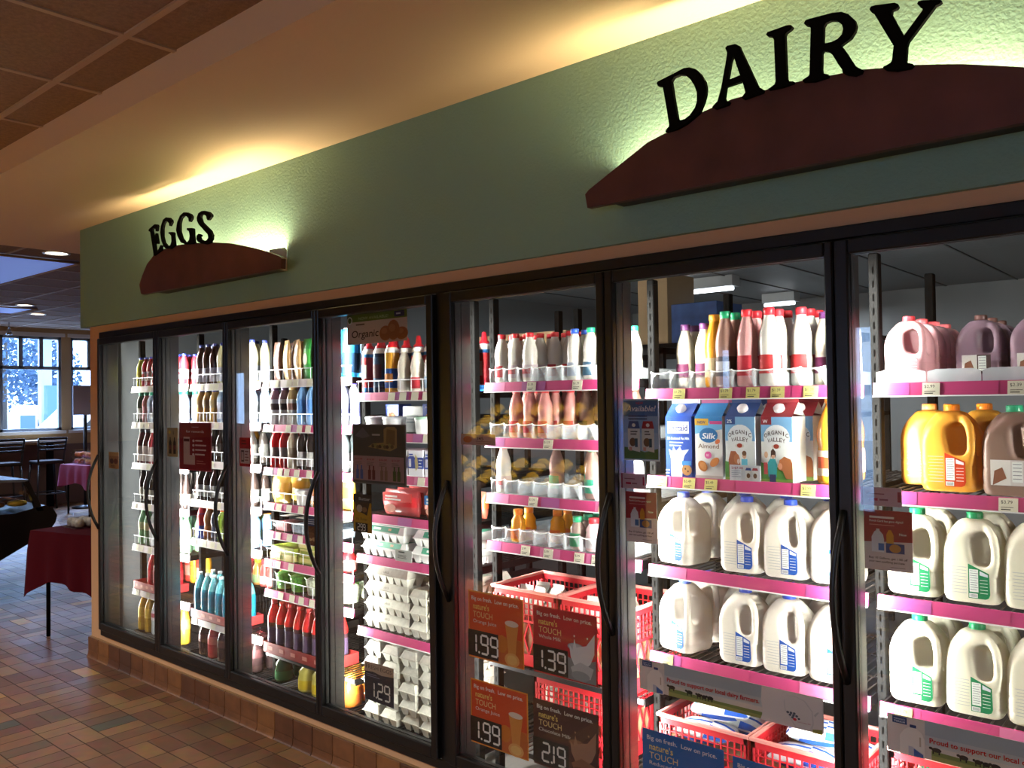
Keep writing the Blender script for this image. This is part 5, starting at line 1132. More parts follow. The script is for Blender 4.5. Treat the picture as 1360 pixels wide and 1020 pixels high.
for (cx, cy, z, where) in ((cx5[0], .30, .585, 'beside the fifth door post'), (cx5[1], .30, .585, 'behind the whole milk poster'), (U[4][0]+.37, .31, .27, 'behind the chocolate milk poster')):
    m = MB(); m.box(-.15, .15, -.15, .15, 0, .156, KRAFT); o = m.build('crate_liner', loc=(cx, cy, z+.0075)); tag(o, 'plain card liner block under cartons in the crate '+where, 'liner')
# ================================================================== sixth door
Q = dict(n=24, arc=1.0)
B('q_cho', 'green-capped chocolate milk quart', 'milk', .245, .0335, '#b08a7c', '#23a06c', '#5c4a44', (.14, .4), '#d9d2cc', n=24); B('q_str', 'red-capped strawberry milk quart', 'milk', .245, .0335, '#e0a8a6', '#d0303a', '#c83a48', (.14, .4), **Q); B('q_wht', 'red-capped white milk quart', 'milk', .245, .0335, '#eeeae0', '#d0303a', '#cc3c40', (.16, .4), **Q); B('q_org', 'orange-capped orange juice quart', 'milk', .245, .0335, '#d9962a', '#e08a24', '#c9b48a', (.14, .4), **Q); B('q_pur', 'purple-capped cream milk bottle', 'milk', .225, .0335, '#e2dcc4', '#5a2f60', '#6a2c50', (.16, .38), **Q); B('q_blu', 'blue-capped white milk quart', 'milk', .245, .0335, '#e6e6e6', '#2f55b8', '#2f62b8', (.14, .36), **Q)
lrow(0, [('q_pur', 2, 3), ('q_pur', 2, 3), ('q_org', 1, 2), ('q_cho', 0, 3), ('q_str', 0, 3), ('q_wht', 0, 3), ('q_wht', 1, 3), ('q_pur', 1, 2), ('q_blu', 0, 2)], bi=5, gap=.0745, start=.042)
def f_silk(A):
    A.r(0, 0, 1, 1, '#e9e7e2'); A.r(0, .82, 1, 1, '#2f8fd0'); A.p([(0, .72), (1, .8), (1, .9), (0, .9)], '#6fb5e0'); A.r(0, .86, .5, .97, '#e3b03a'); A.t('NEW', .1, .89, .06, '#2a3a6a', .02, .3); A.r(.55, .88, 1, .93, '#d04a8a')
    A.e(.5, .7, .34, .12, '#1c6fa8'); A.t('Silk', .26, .645, .13, '#f4f6f8', .02, .5, shear=.2); A.t('Almond', .12, .49, .1, '#6b4a2c', .01, .76); A.e(.48, .38, .13, .06, '#d85a9a'); A.t('10', .42, .36, .05, '#f6e6ee', .01)
    A.e(.28, .2, .2, .075, '#b8743a', -.9); A.e(.3, .2, .14, .05, '#c9884a', -.9); A.e(.72, .27, .2, .06, '#b8743a', .7); A.e(.84, .6, .1, .035, '#c0643a', .6); A.r(0, 0, 1, .05, '#c9c3ba')
def f_lact(A):
    A.r(0, 0, 1, 1, '#1f4fae'); A.r(.08, .72, .9, .92, '#eef1f6'); A.t('Lactaid', .14, .77, .13, '#2a3f8a', .012, .7); A.t('2% Reduced Fat Milk', .06, .62, .06, '#f0f3f8', .02, .86); A.lines(.15, .8, .56, 2, .05, '#c5d2ea', .02)
    A.p([(.2, 0), (.2, .3), (.12, .46), (.25, .42), (.3, .5), (.4, .43), (.55, .5), (.62, .44), (.9, .46), (.72, .36), (.66, .26), (.62, 0)], '#f1f3f6'); A.e(.8, .12, .19, .09, '#b8844e'); A.e(.75, .14, .03, .016, '#4a2c1c'); A.e(.85, .1, .03, .016, '#4a2c1c'); A.r(.62, .2, .98, .27, '#3f8fd0'); A.lines(0, .2, .1, 3, .05, '#dfe6f2', .02)
def f_valley(c, red):
    def f(A):
        A.r(0, 0, 1, 1, '#e9ece8'); A.r(0, .62, 1, 1, '#7fb4dc'); A.r(0, .88, .34, 1, c); A.t('W' if red else '2%', .06, .905, .075, '#f2f2f2', .01); A.e(.5, .68, .42, .2, '#eef0ee')
        for i, (ch, a) in enumerate(zip('ORGANIC', range(7))):
            q = (i-3)/3; A.t(ch, .5+q*.34, .735-.05*q*q, .09, '#3a2c2c', .012, .095 if ch != 'I' else .03, 'c')
        for i, ch in enumerate('VALLEY'):
            q = (i-2.5)/2.5; A.t(ch, .5+q*.24, .625-.02*q*q, .09, '#3a2c2c', .012, .085, 'c')
        A.e(.5, .545, .15, .035, '#d9d6c9'); A.e(.5, .55, .09, .035, '#9a3428'); A.p([(0, 0), (1, 0), (1, .24), (.7, .2), (.4, .26), (0, .3)], '#4f8a44'); A.r(0, 0, 1, .05, '#7aa04a')
        if red:
            A.p([(.24, .08), (.22, .3), (.3, .36), (.46, .36), (.52, .28), (.5, .08)], '#2f9aa0'); A.e(.4, .42, .07, .06, '#d6a58a'); A.p([(.32, .36), (.33, .48), (.4, .52), (.48, .47), (.49, .34), (.45, .42), (.36, .42)], '#3a2620'); A.r(.28, .0, .48, .12, '#2f3f66')
            A.p([(.55, .2), (.6, .34), (.75, .4), (.95, .36), (1, .3), (1, .06), (.8, .06), (.7, .18)], '#a3643e'); A.e(.62, .25, .07, .05, '#c98f70'); A.e(.18, .42, .06, .05, '#d9b090'); A.r(.1, .12, .22, .3, '#b8474f')
        else:
            A.p([(.14, .06), (.12, .32), (.2, .46), (.36, .46), (.5, .36), (.52, .24), (.44, .2), (.5, .06)], '#9c5a38'); A.e(.4, .34, .1, .08, '#b5714a'); A.e(.46, .3, .05, .04, '#d9c2b4'); A.r(.56, .08, .76, .34, '#5fb0c4'); A.e(.66, .4, .07, .055, '#d6a98c'); A.e(.66, .43, .075, .04, '#6a4a34')
    return f
gable('g_silk', 'blue and white almond milk carton', .097, .2, .045, '#dfe6ea', f_silk, None, roofc='#2f8fd0', fin_c='#d97aa8'); gable('g_lact', 'dark blue lactose-free milk carton', .097, .2, .045, '#1f4fae', f_lact, '#eef0f2', roofc='#2b5cc0', fin_c='#e8eaee'); gable('g_ov2', 'navy-topped organic milk carton', .1, .2, .045, '#dfe6ea', f_valley('#2c4f8c', 0), '#f2f2f0', roofc='#2f5590', fin_c='#39598e'); gable('g_ovw', 'red-topped organic milk carton', .1, .2, .045, '#e4e2d4', f_valley('#8f2430', 1), '#f2f2f0', roofc='#8f2430', fin_c='#97343c')
S6 = [('g_silk', 882, .27), ('g_lact', 908, .185), ('g_silk', 949, .185), ('g_ov2', 985, .185), ('g_ovw', 1035, .185)]
S6X = [(k, atY(u, 600, y-.048).x, y) for k, u, y in S6]
S6X = [('g_silk', -1.475, .292), ('g_lact', -1.425, .188), ('g_silk', -1.315, .188), ('g_ov2', -1.205, .188), ('g_ovw', -1.085, .188)]
for i, (k, x, y) in enumerate(S6X): put(k, x, y, 1.346, '%s from window end, %s' % (ORD[i], 'set back' if i == 0 else 'front row'), 5, 1)
for i, (k, x) in enumerate((('g_lact', -1.37), ('g_silk', -1.27), ('g_ov2', -1.167), ('g_ovw', -1.064))): put(k, x+.0, .295, 1.346, '%s from window end, second row' % ORD[i], 5, 1)
for i, (k, x) in enumerate((('g_lact', -1.425), ('g_ov2', -1.205), ('g_ovw', -1.085))): put(k, x, .40, 1.346, '%s from window end, third row' % ORD[i], 5, 1)
B('q_ojb', 'large orange juice bottle', 'milk', .265, .052, '#e6a02c', '#e88a20', '#e6d9c0', (.1, .38), '#d9552a', n=24)
put('q_ojb', -.94, .33, 1.346, 'set behind the red-topped carton', 5, 1); put('q_ojb', -.925, .185, 1.346, 'beside the red-topped carton, front row', 5, 1)
A = poster('price_sign', 'white deal tag picturing cartons before the navy-topped carton', 'price tag', (969, 617, 1010, 640), .112, '#e3e6ea'); A.t('2/$7.00', .06, .74, .2, '#b04a60', .012, .38); A.lines(.06, .4, .6, 4, .12, '#9fa6b4', .04)
for x, c in ((.52, '#3f5a96'), (.74, '#a8404c')): A.r(x, .1, x+.2, .7, '#e9e9e4'); A.p([(x, .68), (x+.03, .84), (x+.17, .84), (x+.2, .68)], c); A.e(x+.1, .35, .06, .16, '#6a5040')
done(A)
# ---- gallon and half gallon jugs
def jug_fn(X, Y, Z):
    s0 = .0755; t = np.clip((Z-.135)/(.232-.135), 0, 1); s = s0-(s0-.019)*(1-np.sqrt(np.clip(1-t**1.9, 0, 1)))
    s = np.where(Z < .02, s-(.02-Z)*.25, s); s = s - .0012*(np.abs(((Z-.012)/.042) % 1-.5) < .06)*(Z < .1)
    r = np.minimum(s, .026+(s0-s)*1.2); qx, qy = np.abs(X)-s+r, np.abs(Y)-s+r
    d = np.sqrt(np.maximum(qx, 0)**2+np.maximum(qy, 0)**2)+np.minimum(np.maximum(qx, qy), 0)-r
    body = smax(d*.85, np.maximum(-Z, Z-.23), .006)
    neck = np.maximum(np.sqrt(X**2+Y**2)-.0185, np.maximum(.2-Z, Z-.243)); body = smin(body, neck, .008)
    q = (X-Y)/math.sqrt(2)
    def cap2(a, b, rr):
        ab = (b[0]-a[0], b[1]-a[1]); tt = np.clip(((q-a[0])*ab[0]+(Z-a[1])*ab[1])/(ab[0]**2+ab[1]**2), 0, 1); return np.sqrt((q-a[0]-tt*ab[0])**2+(Z-a[1]-tt*ab[1])**2)-rr
    cut = np.minimum(cap2((.072, .122), (.062, .182), .0175), cap2((.1, .13), (.082, .2), .018)); cut = np.minimum(cut, cap2((.112, .108), (.112, .2), .018))
    body = smax(body, -cut, .008)
    T = (X+Y)/math.sqrt(2)
    pth = [(.03, .214), (.062, .207), (.083, .188), (.0925, .16), (.0935, .125), (.088, .095)]
    h = None
    for a, b in zip(pth, pth[1:]):
        f = lambda p: (p[0]/math.sqrt(2), -p[0]/math.sqrt(2), p[1])
        c = capsule(X, Y, Z, f(a), f(b), .0115); h = c if h is None else np.minimum(h, c)
    return smin(body, h, .009)
JV, JF = surf_net(jug_fn, (-.09, -.09, -.008), (.09, .09, .252), .0042)
def jug(key, desc, fillc, capc, lab, scale=1.0, plain=False):
    b = MB(); b.add(JV, JF, mat(fillc, .35, spec=.4, transl=.3, name='milk_jug_plastic'), True); o = b.build('milk_jug' if 'juice' not in desc else 'juice_jug')
    m = MB(); m.lathe([(.0205, .229), (.0215, .231), (.0215, .2475), (.0195, .25), (0, .25)], plast(capc), 24)
    for k in range(24): a = 2*PI*k/24; m.box(.0214*math.cos(a)-.0006, .0214*math.cos(a)+.0006, .0214*math.sin(a)-.0006, .0214*math.sin(a)+.0006, .232, .2465, plast(capc))
    kid(o, m.build('cap', o))
    A = MB(); y = -.0762; c = paper(lab); w = paper('#eef0ea'); g = paper('#8f9296'); g2 = paper('#b9bcc0')
    if plain:
        A.rect(-.05, .03, .0, .1, paper('#e8e4dc'), y); A.rect(.0, .03, .045, .1, c, y); A.rect(.004, .04, .03, .095, w, y-.0004); A.poly([(-.045, .03), (-.01, .05), (-.02, .08), (-.04, .07)], paper('#8a5a44'), y-.0005)
        for k in range(5): A.rect(.006, .088-k*.01, .028, .09-k*.01, g, y-.0008)
    else:
        A.poly([(-.004, .112), (.05, .088), (.052, .03), (.048, .02), (.04, .016), (-.004, .016)], c, y)
        A.rect(-.001, .034, .022, .097, w, y-.0004)
        for k in range(9): A.rect(.001, .092-k*.0065, .018+.003*(k % 2), .0935-k*.0065, g, y-.0008)
        A.rect(-.002, .018, .02, .03, w, y-.0005)
        for k in range(8): A.rect(.001+k*.0022, .02, .0022+k*.0022, .028, g, y-.0008)
        A.poly([(.026, .094), (.047, .085), (.047, .078), (.026, .082)], paper('#dfe6ee'), y-.0004)
        for k in range(5): A.rect(.026, .068-k*.009, .046, .0695-k*.009, w, y-.0004)
        for k in range(9): A.rect(-.05+.004*(k % 2), .1-k*.009, -.008, .1015-k*.009, g2, y)
    kid(o, A.build('label', o)); 
    o.scale = (scale*(.92 if not plain or scale == 1 else .95), scale*(.92 if not plain or scale == 1 else .95), scale*.945)
    PROTO[key] = (Proto(o, 'jug', .0708*scale, .24*scale), desc, 'milk_jug')
jug('j_blu', 'blue-capped white milk gallon', '#f0eadb', '#2444b0', '#0f55b0'); jug('j_grn', 'green-capped white milk gallon', '#ece8d0', '#10925a', '#0a8552'); jug('j_oj', 'orange-capped orange juice gallon', '#eba93a', '#e8801a', '#d23c12'); jug('j_cho', 'green-capped chocolate milk gallon', '#8d7264', '#23946a', '#d9d2cc', plain=True)
jug('h_pnk', 'red-capped pink milk half gallon', '#eab4b8', '#d63a44', '#d98a94', .8); jug('h_cho', 'brown-capped chocolate half gallon', '#8c7280', '#5a3a34', '#4a3a3a', .8, True); jug('h_chg', 'green-capped chocolate half gallon', '#a88c80', '#1f9a62', '#3f7a5c', .8, True)
def jugs(bi, si, key, us, y, rown, first=0):
    P = PROTO[key][0]; g = 2*P.r+.004; vc = {(5, 2): 660, (5, 3): 785, (6, 1): 545, (6, 2): 675, (6, 3): 825}[(bi, si)]; xs = [max(atY(u, vc, y).x, U[bi][0]+.078+g*i) for i, u in enumerate(us)]
    for i in range(len(xs)-1, -1, -1): xs[i] = min(xs[i], (xs[i+1]-g) if i+1 < len(xs) else U[bi][1]-.08)
    for i, x in enumerate(xs):
        put(key, x, y, SH[bi][si], '%s from window end, %s' % (ORD[i+first], rown), bi, si, dz=.004, rz=-.2 if i == 0 and bi == 5 and rown[0] == 'f' else 0)
for si, f, bk in ((2, (896, 1001, 1061, 1112), (914, 966, 1023, 1082)), (3, (899, 999, 1060, 1110), (905, 962, 1020, 1078))):
    jugs(5, si, 'j_blu', f, .222, 'front row'); jugs(5, si, 'j_blu', bk, .39, 'second row')
cx6 = (U[5][0]+.171, U[5][0]+.506)
crate(cx6[0], .305, .25, 'red crate of milk pouches behind the reduced fat poster'); crate(cx6[1], .305, .25, 'red crate of milk pouches farther from the sixth door handle')
def milk_pouch(key):
    n, mr = 14, 10; vs = []; b = MB(); W, D, H = .1, .066, .03
    for j in range(mr+1):
        y = -D+2*D*j/mr; e = max(.0, 1-(abs(y)/D)**4)**.5
        for i in range(n):
            a = 2*PI*i/n; vs.append((W*math.cos(a)*(.85+.15*e), y, H*math.sin(a)*max(e, .06)))
    fs = [(j*n+i, j*n+(i+1) % n, (j+1)*n+(i+1) % n, (j+1)*n+i) for j in range(mr) for i in range(n)]
    wm, bl = mat('#e9ecf2', .25), mat('#2a5fc0', .25)
    b.add(vs, [f for k, f in enumerate(fs) if ((f[0]//n)+(f[0] % n)//3) % 3], wm, True); b.add(vs, [f for k, f in enumerate(fs) if not ((f[0]//n)+(f[0] % n)//3) % 3], bl, True)
    o = b.build('milk_pouch'); c = MB()
    for s in (-1, 1): c.box(-W*.85, W*.85, s*D-.008, s*D+.008, -.001, .001, wm)
    kid(o, c.build('crimped_end', o)); PROTO[key] = (Proto(o, 'milk pouch', W, H), 'white and blue milk pouch', 'milk_pouch')
milk_pouch('mp')
for ci, cx in enumerate(cx6):
    m = MB(); m.box(-.15, .15, -.15, .15, 0, .2, KRAFT); o = m.build('crate_liner', loc=(cx, .305, .2575)); tag(o, 'plain card liner block under the milk pouches, crate %s' % ('by the post' if ci == 0 else 'by the next door'), 'liner')
    for k, (dx, dy, a) in enumerate(((-.03, -.075, .06), (.03, .075, -.05), (.0, -.01, .25))):
        PROTO['mp'][0].put(cx+dx, .305+dy, .491+.064*(k//2), 'white and blue milk pouch, %s from the front, crate %s' % (ORD[k], 'by the post' if ci == 0 else 'by the next door'), 'milk pouches in the red crates', rz=a)
# ================================================================== seventh door
for i, (k, u) in enumerate((('h_pnk', 1185), ('h_cho', 1260), ('h_cho', 1317), ('h_chg', 1352))):
    for r_ in range(4):
        f = 1 if i == 1 else (1 if i == 2 else 0)
        if r_+f > 3: continue
        put(k, [-.715, -.56, -.425, -.292][i], .20+.128*(r_+f), 1.641, '%s column from window end, %s' % (ORD[i], ROWN[r_+f]), 6, 0)
m = MB()
for k in range(5): m.prism([[(.0, 0), (.0, .03), (.02, .036), (.11, .036), (.13, .03), (.13, 0)]], lambda a, z, k=k: (a+k*.134, .0, z), lambda a, z, k=k: (a+k*.134, .003, z), frosted('frosted_fence', '#dfe6ea', .5))
t = thing('shelf_fence', 'low frosted fence along the front of the half gallon shelf', 'shelf fence', (U[6][0]+.002, YF+.002, 1.6415)); kid(t, m.build('fence_panel', t))
jugs(6, 1, 'j_oj', (1264,), .222, 'front row'); put('j_cho', atY(1264, 545, .222).x+.152, .222, 1.341, 'second from window end, front row', 6, 1); put('j_cho', -.22, .222, 1.341, 'third from window end, front row', 6, 1)
jugs(6, 1, 'j_oj', (1191, 1236, 1285), .367, 'second row'); put('j_cho', -.21, .39, 1.341, 'fourth from window end, second row', 6, 1)
for si, f, bk in ((2, (1221, 1290, 1352), (1205, 1262, 1318)), (3, (1212, 1289, 1358), (1203, 1266, 1322))):
    jugs(6, si, 'j_grn', f, .222, 'front row'); jugs(6, si, 'j_grn', bk, .39, 'second row')
crate(U[6][0]+.175, .30, .33, 'red crate holding green-capped gallons under the seventh door banner')
for i, (dx, dy) in enumerate(((-.078, -.078), (.078, -.078), (-.078, .078), (.078, .078))): PROTO['j_grn'][0].put(U[6][0]+.175+dx, .30+dy, .338, 'green-capped white milk gallon, %s standing in the red crate' % ORD[i], 'milk gallons in the red crate')
# ================================================================== hall beyond the coolers
CLOTH = mat('#4a0b16', .9, spec=.1, name='wine_cloth'); CLOTH2 = mat('#8a2c52', .8, name='rose_cloth')
def cloth(w, d, h, m, seed, scal=.0):
    rr = random.Random(seed); b = MB(); n = 28; ring = []
    per = [(-w/2, -d/2), (w/2, -d/2), (w/2, d/2), (-w/2, d/2)]
    pts = []
    for k in range(4):
        a, c = per[k], per[(k+1) % 4]
        for i in range(n): pts.append((a[0]+(c[0]-a[0])*i/n, a[1]+(c[1]-a[1])*i/n, i/n, k))
    rows = 7; vs = []
    for j in range(rows+1):
        for (x, y, t, k) in pts:
            corner = 1-min(t, 1-t)*2; L = math.hypot(x, y); q = j/rows
            fold = (.018*math.sin(t*PI*7+k)+.03*corner**3)*q; drop = h*(.78+.22*corner**2+.05*math.sin(t*9+k*2+seed))
            vs.append((x+x/L*fold+x/L*.012*min(1, q*4), y+y/L*fold+y/L*.012*min(1, q*4), -drop*q-.004*min(1, j)))
    N = len(pts); b.add(vs, [(j*N+i, (j+1)*N+i, (j+1)*N+(i+1) % N, j*N+(i+1) % N) for j in range(rows) for i in range(N)], m, True)
    b.add(vs[:N], [tuple(range(N))], m); return b
def ctable(x, y, w, d, h, rz, lab, clab, m, ch, seed):
    t = thing('folding_table', lab, 'table', (x, y, 0), rz); mm = MB(); mm.bbox(-w/2, w/2, -d/2, d/2, h-.03, h-.001, mat('#c9c2b4', .6), .004); kid(t, mm.build('table_top', t))
    for sx in (-1, 1):
        for sy in (-1, 1): mm = MB(); mm.tube([(sx*(w/2-.08), sy*(d/2-.06), 0), (sx*(w/2-.08), sy*(d/2-.06), h-.03)], .014, DARKST, 8); kid(t, mm.build('leg', t))
    o = cloth(w+.02, d+.02, ch, m, seed).build('tablecloth', loc=(x, y, h+.004), rz=rz); tag(o, clab, 'tablecloth')
ctable(-6.18, .36, .7, .72, .74, .25, 'folding table under the wine red cloth beside the cooler end wall', 'wine red tablecloth draped over the table beside the cooler end wall', CLOTH, .44, 2)
fx = atZ(118, 622, .72); ctable(-12.95, 3.15, .75, .75, .74, .1, 'folding table under the rose cloth near the far window', 'rose and wine tablecloth draped over the table near the far window', CLOTH2, .34, 5)
def clamshell(x, y, z, s, label, fillc, rz=0):
    t = thing('pastry_container', label, 'pastry container', (x, y, z), rz); b = MB(); b.frust(0, 0, 0, .04*s, .1*s, .085*s, .12*s, .1*s, CLEAR); b.frust(0, 0, .04*s, .08*s, .12*s, .1*s, .1*s, .08*s, CLEAR); kid(t, b.build('clear_shell', t))
    b = MB()
    for k in range(6): 
        cx, cy = (-.06+.06*(k % 3))*s, (-.035+.07*(k//3))*s; b.lathe([(0, .004*s), (.026*s, .006*s), (.03*s, .03*s), (.022*s, .052*s), (0, .058*s)], mat(fillc, .6, noise=.3, nscale=40), 10, c=(cx, cy, 0))
    kid(t, b.build('pastry', t))
clamshell(-6.30, .20, .7495, 1.1, 'clear pastry container with white icing, lower one on the wine red table', '#d9cfc0'); clamshell(-6.02, .45, .7495, 1.1, 'clear pastry container farther back on the wine red table', '#cfbfa8', .3)
for k, (dx, dy, c, l) in enumerate(((-.19, -.17, '#d9783c', 'orange rolls nearest the table corner'), (.19, -.17, '#e0902c', 'golden orange rolls in the middle'), (-.19, .17, '#c9564a', 'red rolls at the back'), (.19, .17, '#d98a3a', 'amber rolls by the cooler wall'))):
    clamshell(-12.95+dx, 3.15+dy, .7495, 1.25, 'clear container of %s, rose table' % l, c, 0)
for k, (dx, dy) in enumerate(((-.19, -.17), (.19, -.17))): clamshell(-12.95+dx, 3.15+dy, .8515, 1.2, 'clear container of orange rolls stacked on top, %s from window' % ORD[k], '#dd7f3a', 0)
# bar stools
def stool(x, y, rz, label):
    t = thing('bar_stool', label, 'bar stool', (x, y, 0), rz, 'black bar stools by the far window'); BK = mat('#1a1716', .4, name='black_frame'); h = .76
    b = MB(); b.bbox(-.19, .19, -.19, .19, h-.03, h+.02, mat('#2a211e', .9, spec=.1), .012); kid(t, b.build('seat', t))
    for sx in (-1, 1):
        for sy in (-1, 1): b = MB(); b.tube([(sx*.23, sy*.23, 0), (sx*.165, sy*.165, h-.03)], .016, BK, 6); kid(t, b.build('leg', t))
    b = MB()
    for (a, c) in (((-1, -1), (1, -1)), ((1, -1), (1, 1)), ((1, 1), (-1, 1)), ((-1, 1), (-1, -1))): b.tube([(a[0]*.208, a[1]*.208, .28), (c[0]*.208, c[1]*.208, .28)], .011, BK, 6)
    kid(t, b.build('footrest', t)); b = MB()
    for sy in (-1, 1): b.tube([(.17, sy*.18, h), (.2, sy*.19, h+.2), (.235, sy*.2, h+.36)], .015, BK, 6)
    for k in range(4): z = h+.17+.055*k; b.box(.195+.013*k, .215+.013*k, -.2, .2, z, z+.03 if k < 3 else z+.04, BK)
    kid(t, b.build('backrest', t))
s0, s1 = atZ(62, 667, 0), atZ(12, 669, 0)
stool(-13.9, atX(62, 600, -13.9).y, .0, 'black slat-back bar stool beside the rose-cloth table'); stool(-13.9, atX(10, 600, -13.9).y-.05, .0, 'black slat-back bar stool at the picture edge, before the wide window')
b = MB(); y0 = atX(-60, 600, -14.4).y; b.bbox(-14.78, -14.33, y0, atX(88, 600, -14.4).y, 1.03, 1.07, mat('#b9a58c', .5), .006); t = thing('window_counter', 'tan counter ledge running under the wide far window', 'counter', (0, 0, 0)); kid(t, b.build('counter_top', t))
b = MB(); 
for y in (y0+.3, atX(80, 600, -14.4).y-.1): b.box(-14.6, -14.5, y-.04, y+.04, 0, 1.03, DARKST)
kid(t, b.build('support_post', t))
# sign on pole
q = atX(113, 530, -13.85); t = thing('pole_sign', 'grey board sign on a black pole before the narrow window', 'sign', (-13.85, q.y, 0))
b = MB(); b.tube([(0, 0, 0), (0, 0, 1.7)], .028, mat('#1c1818', .4), 8); b.lathe([(0, 0), (.2, 0), (.2, .02), (.03, .05)], mat('#1c1818', .4), 18); kid(t, b.build('pole', t))
z0, z1 = atX(113, 551, -13.85).z, atX(113, 512, -13.85).z; b = MB(); b.box(.03, .05, -.2, .2, z0, z1, mat('#b5b5c0', .6)); b.box(.05, .052, .05, .12, (z0+z1)/2-.04, (z0+z1)/2, mat('#c9a43a', .6)); kid(t, b.build('sign_board', t))
# bakery case
XC = -7.6
cyz = lambda u, v: (atX(u, v, XC).y, atX(u, v, XC).z)
t = thing('bakery_case', 'black bakery display case with slanted glass and pastries', 'display case', (XC, 0, 0))
prof = [cyz(0, 745), cyz(65, 706), cyz(74, 693), cyz(76, 684), cyz(70, 674), cyz(60, 671), cyz(20, 682), cyz(0, 684)]
yb = prof[0][0]; prof = [(yb-.9, .0), (yb-.25, .0), (yb-.22, .2)]+prof+[(yb-.9, prof[-1][1])]
b = MB(); b.prism([prof], lambda y, z: (0, y, z), lambda y, z: (-2.4, y, z), mat('#0c0c0d', .3, coat=.2, name='gloss_black')); kid(t, b.build('case_body', t))
a0, a1, a2 = cyz(38, 638), cyz(58, 678), cyz(0, 634)
b = MB(); b.prism([[a0, (a0[0]-.03, a0[1]-.01), (a1[0]-.05, a1[1]), a1]], lambda y, z: (.0, y, z), lambda y, z: (-.05, y, z), mat('#141416', .2)); kid(t, b.build('end_frame', t))
b = MB(); b.hexa([(0, a0[0]-.9, a2[1]-.012), (0, a0[0], a0[1]-.012), (-2.4, a0[0], a0[1]-.012), (-2.4, a0[0]-.9, a2[1]-.012)], [(0, a0[0]-.9, a2[1]+.012), (0, a0[0], a0[1]+.008), (-2.4, a0[0], a0[1]+.008), (-2.4, a0[0]-.9, a2[1]+.012)], mat('#8f9aa3', .25, metal=.6)); kid(t, b.build('top_rail', t))
b = MB(); b.add([(-.05, a0[0]-.01, a0[1]), (-.05, a1[0]-.02, a1[1]), (-2.35, a1[0]-.02, a1[1]), (-2.35, a0[0]-.01, a0[1])], [(0, 1, 2, 3)], CLEAR); b.add([(-.003, a0[0]-.03, a0[1]-.01), (-.003, a1[0]-.05, a1[1]), (-.003, yb-.4, a1[1]), (-.003, yb-.4, a0[1]-.01)], [(0, 1, 2, 3)], CLEAR); kid(t, b.build('glass_panel', t))
zt = prof[-2][1]
PAST = [('#d9b33c', 'yellow iced'), ('#8a5a2c', 'brown glazed'), ('#c9803a', 'golden'), ('#d9a88a', 'pink iced')]
k = 0
for r_ in range(3):
    for i in range(3):
        c, nm = PAST[(i+r_) % 4]; b = MB(); R_, q = .05, .024; n = 14
        b.lathe([(R_+q*math.cos(2*PI*j/8), q+q*math.sin(2*PI*j/8)*.9) for j in range(9)], mat(c, .5, noise=.3, nscale=30), n)
        y = yb+.17-.165*i; zz = max(q[1] for q in prof[3:])+.002
        o = b.build('doughnut', loc=(XC-.13-.17*r_, y, zz)); tag(o, '%s doughnut in the bakery case, %s from its end panel, %s from glass' % (nm, ORD[r_], ORD[i]), 'doughnut', 'doughnuts in the bakery case'); k += 1
# banana stand across the aisle, seen mirrored in the fifth door
t = thing('banana_stand', 'dark tiered fruit stand across the aisle, mirrored in the fifth door', 'fruit stand', (-4.86, -3.55, 0)); WD = mat('#3a2219', .5, name='dark_wood')
for x in (-.91, .91): b = MB(); b.prism([[(-.42, 0), (.44, 0), (.44, .78), (.08, 1.12), (.06, 1.18), (-.42, 1.5)]], lambda y, z, x=x: (x-.015, y, z), lambda y, z, x=x: (x+.015, y, z), WD); kid(t, b.build('side_panel', t))
TIERS = ((.36, .80), (-.02, 1.17))
for (y, z) in TIERS:
    b = MB(); b.hexa([(-.89, y-.38, z+.235), (.89, y-.38, z+.235), (.89, y+.06, z-.06), (-.89, y+.06, z-.06)], [(-.89, y-.38, z+.25), (.89, y-.38, z+.25), (.89, y+.06, z-.045), (-.89, y+.06, z-.045)], WD); b.box(-.89, .89, y+.061, y+.075, z-.08, z+.0, WD); kid(t, b.build('tier', t))
b = MB(); b.box(-.89, .89, -.4, .4, .1, .5, mat('#4a1a1c', .6)); kid(t, b.build('base_cabinet', t))
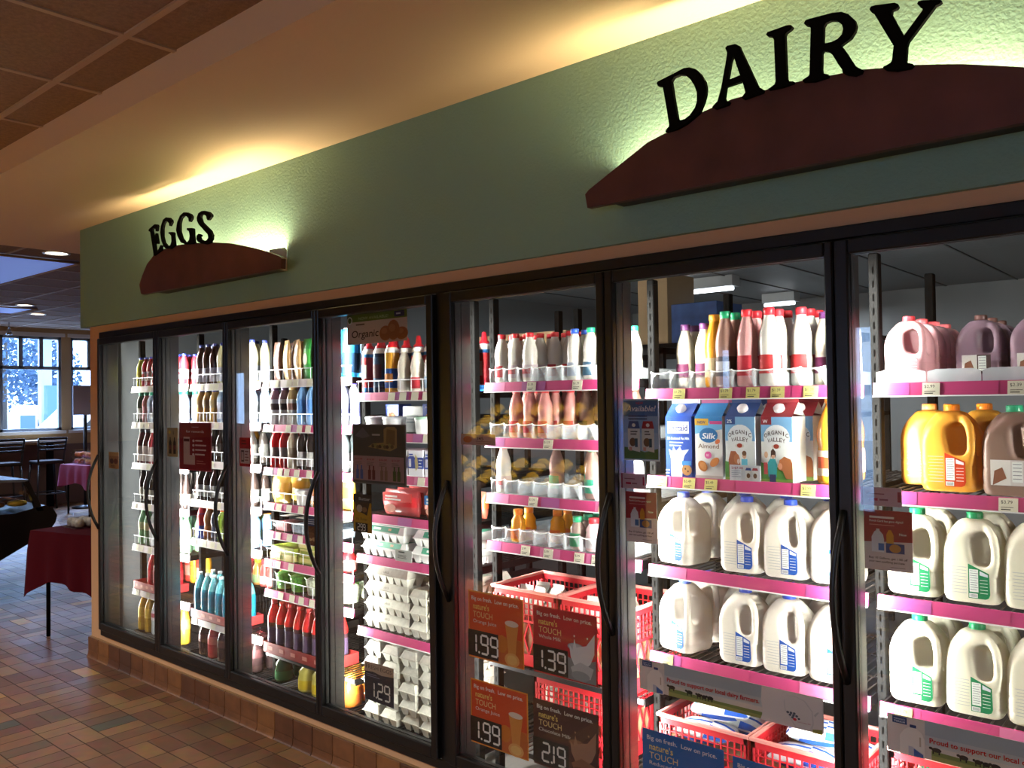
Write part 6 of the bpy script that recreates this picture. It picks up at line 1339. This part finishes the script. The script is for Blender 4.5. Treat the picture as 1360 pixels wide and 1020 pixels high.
def bananas():
    b = MB(); s_ = MB(); ym = mat('#e2b93c', .5, noise=.2, nscale=20, name='banana_peel')
    for k in range(6):
        a = -.5+.2*k; pts = []; rr = []
        for j in range(8):
            q = j/7; ang = -.9+1.7*q; pts.append((-.07+.14*k/5+math.sin(a)*.05*q, .12*math.sin(ang), .10*math.cos(ang)-.045+.01*(k % 2))); rr.append(.017*(1-abs(2*q-1)**3*.7))
        b.tube(pts, rr, ym, 6)
    s_.tube([(-.07, -.095, .02), (0, -.115, .03), (.07, -.095, .02)], .012, mat('#4f4a1e', .7), 5)
    o = b.build('banana_bunch'); kid(o, s_.build('crown_stem', o)); return Proto(o, 'bananas', .11, .08)
BAN = bananas()
for ti, (y, z) in enumerate(TIERS):
    for r_ in range(2 if ti == 0 else 3):
        for i in range(7):
            o = BAN.put(-4.86-.74+.247*i, -3.55+y-.03-.155*r_, z+.095+.104*r_, 'yellow banana bunch, %s along %s row of the %s tier, banana stand' % (ORD[i], ['front', 'middle', 'back'][r_], ['lower', 'upper'][ti]), 'banana bunches on the stand'); o.scale = (.82, .82, 1.0); o.rotation_euler = (Matrix.Rotation(-.59, 4, 'X') @ Matrix.Rotation(PI/2+.25, 4, 'Z')).to_euler()
l = bpy.data.lights.new('stand_lamp', 'SPOT'); l.energy = 2000; l.color = (1, .9, .65); l.spot_size = .95; l.spot_blend = .5; o = bpy.data.objects.new('stand_lamp', l); C.objects.link(o); o.location = (-4.85, -2.2, 2.84)  # unseen spot added to brighten the mirrored bananas
d_ = Vector((-4.86, -3.55, 1.0))-o.location; o.rotation_euler = d_.to_track_quat('-Z', 'Y').to_euler()
# ------------------------------------------------------------------ view settings
sc.view_settings.view_transform = 'Standard'; sc.view_settings.look = 'None'; sc.view_settings.gamma = 1; sc.view_settings.exposure = 0
try: sc.view_settings.use_curve_mapping = False
except Exception: pass
sc.cycles.max_bounces = 8; sc.cycles.transparent_max_bounces = 16; sc.cycles.sample_clamp_indirect = 4; sc.cycles.caustics_reflective = False; sc.cycles.caustics_refractive = False
sc.cycles.use_denoising = True
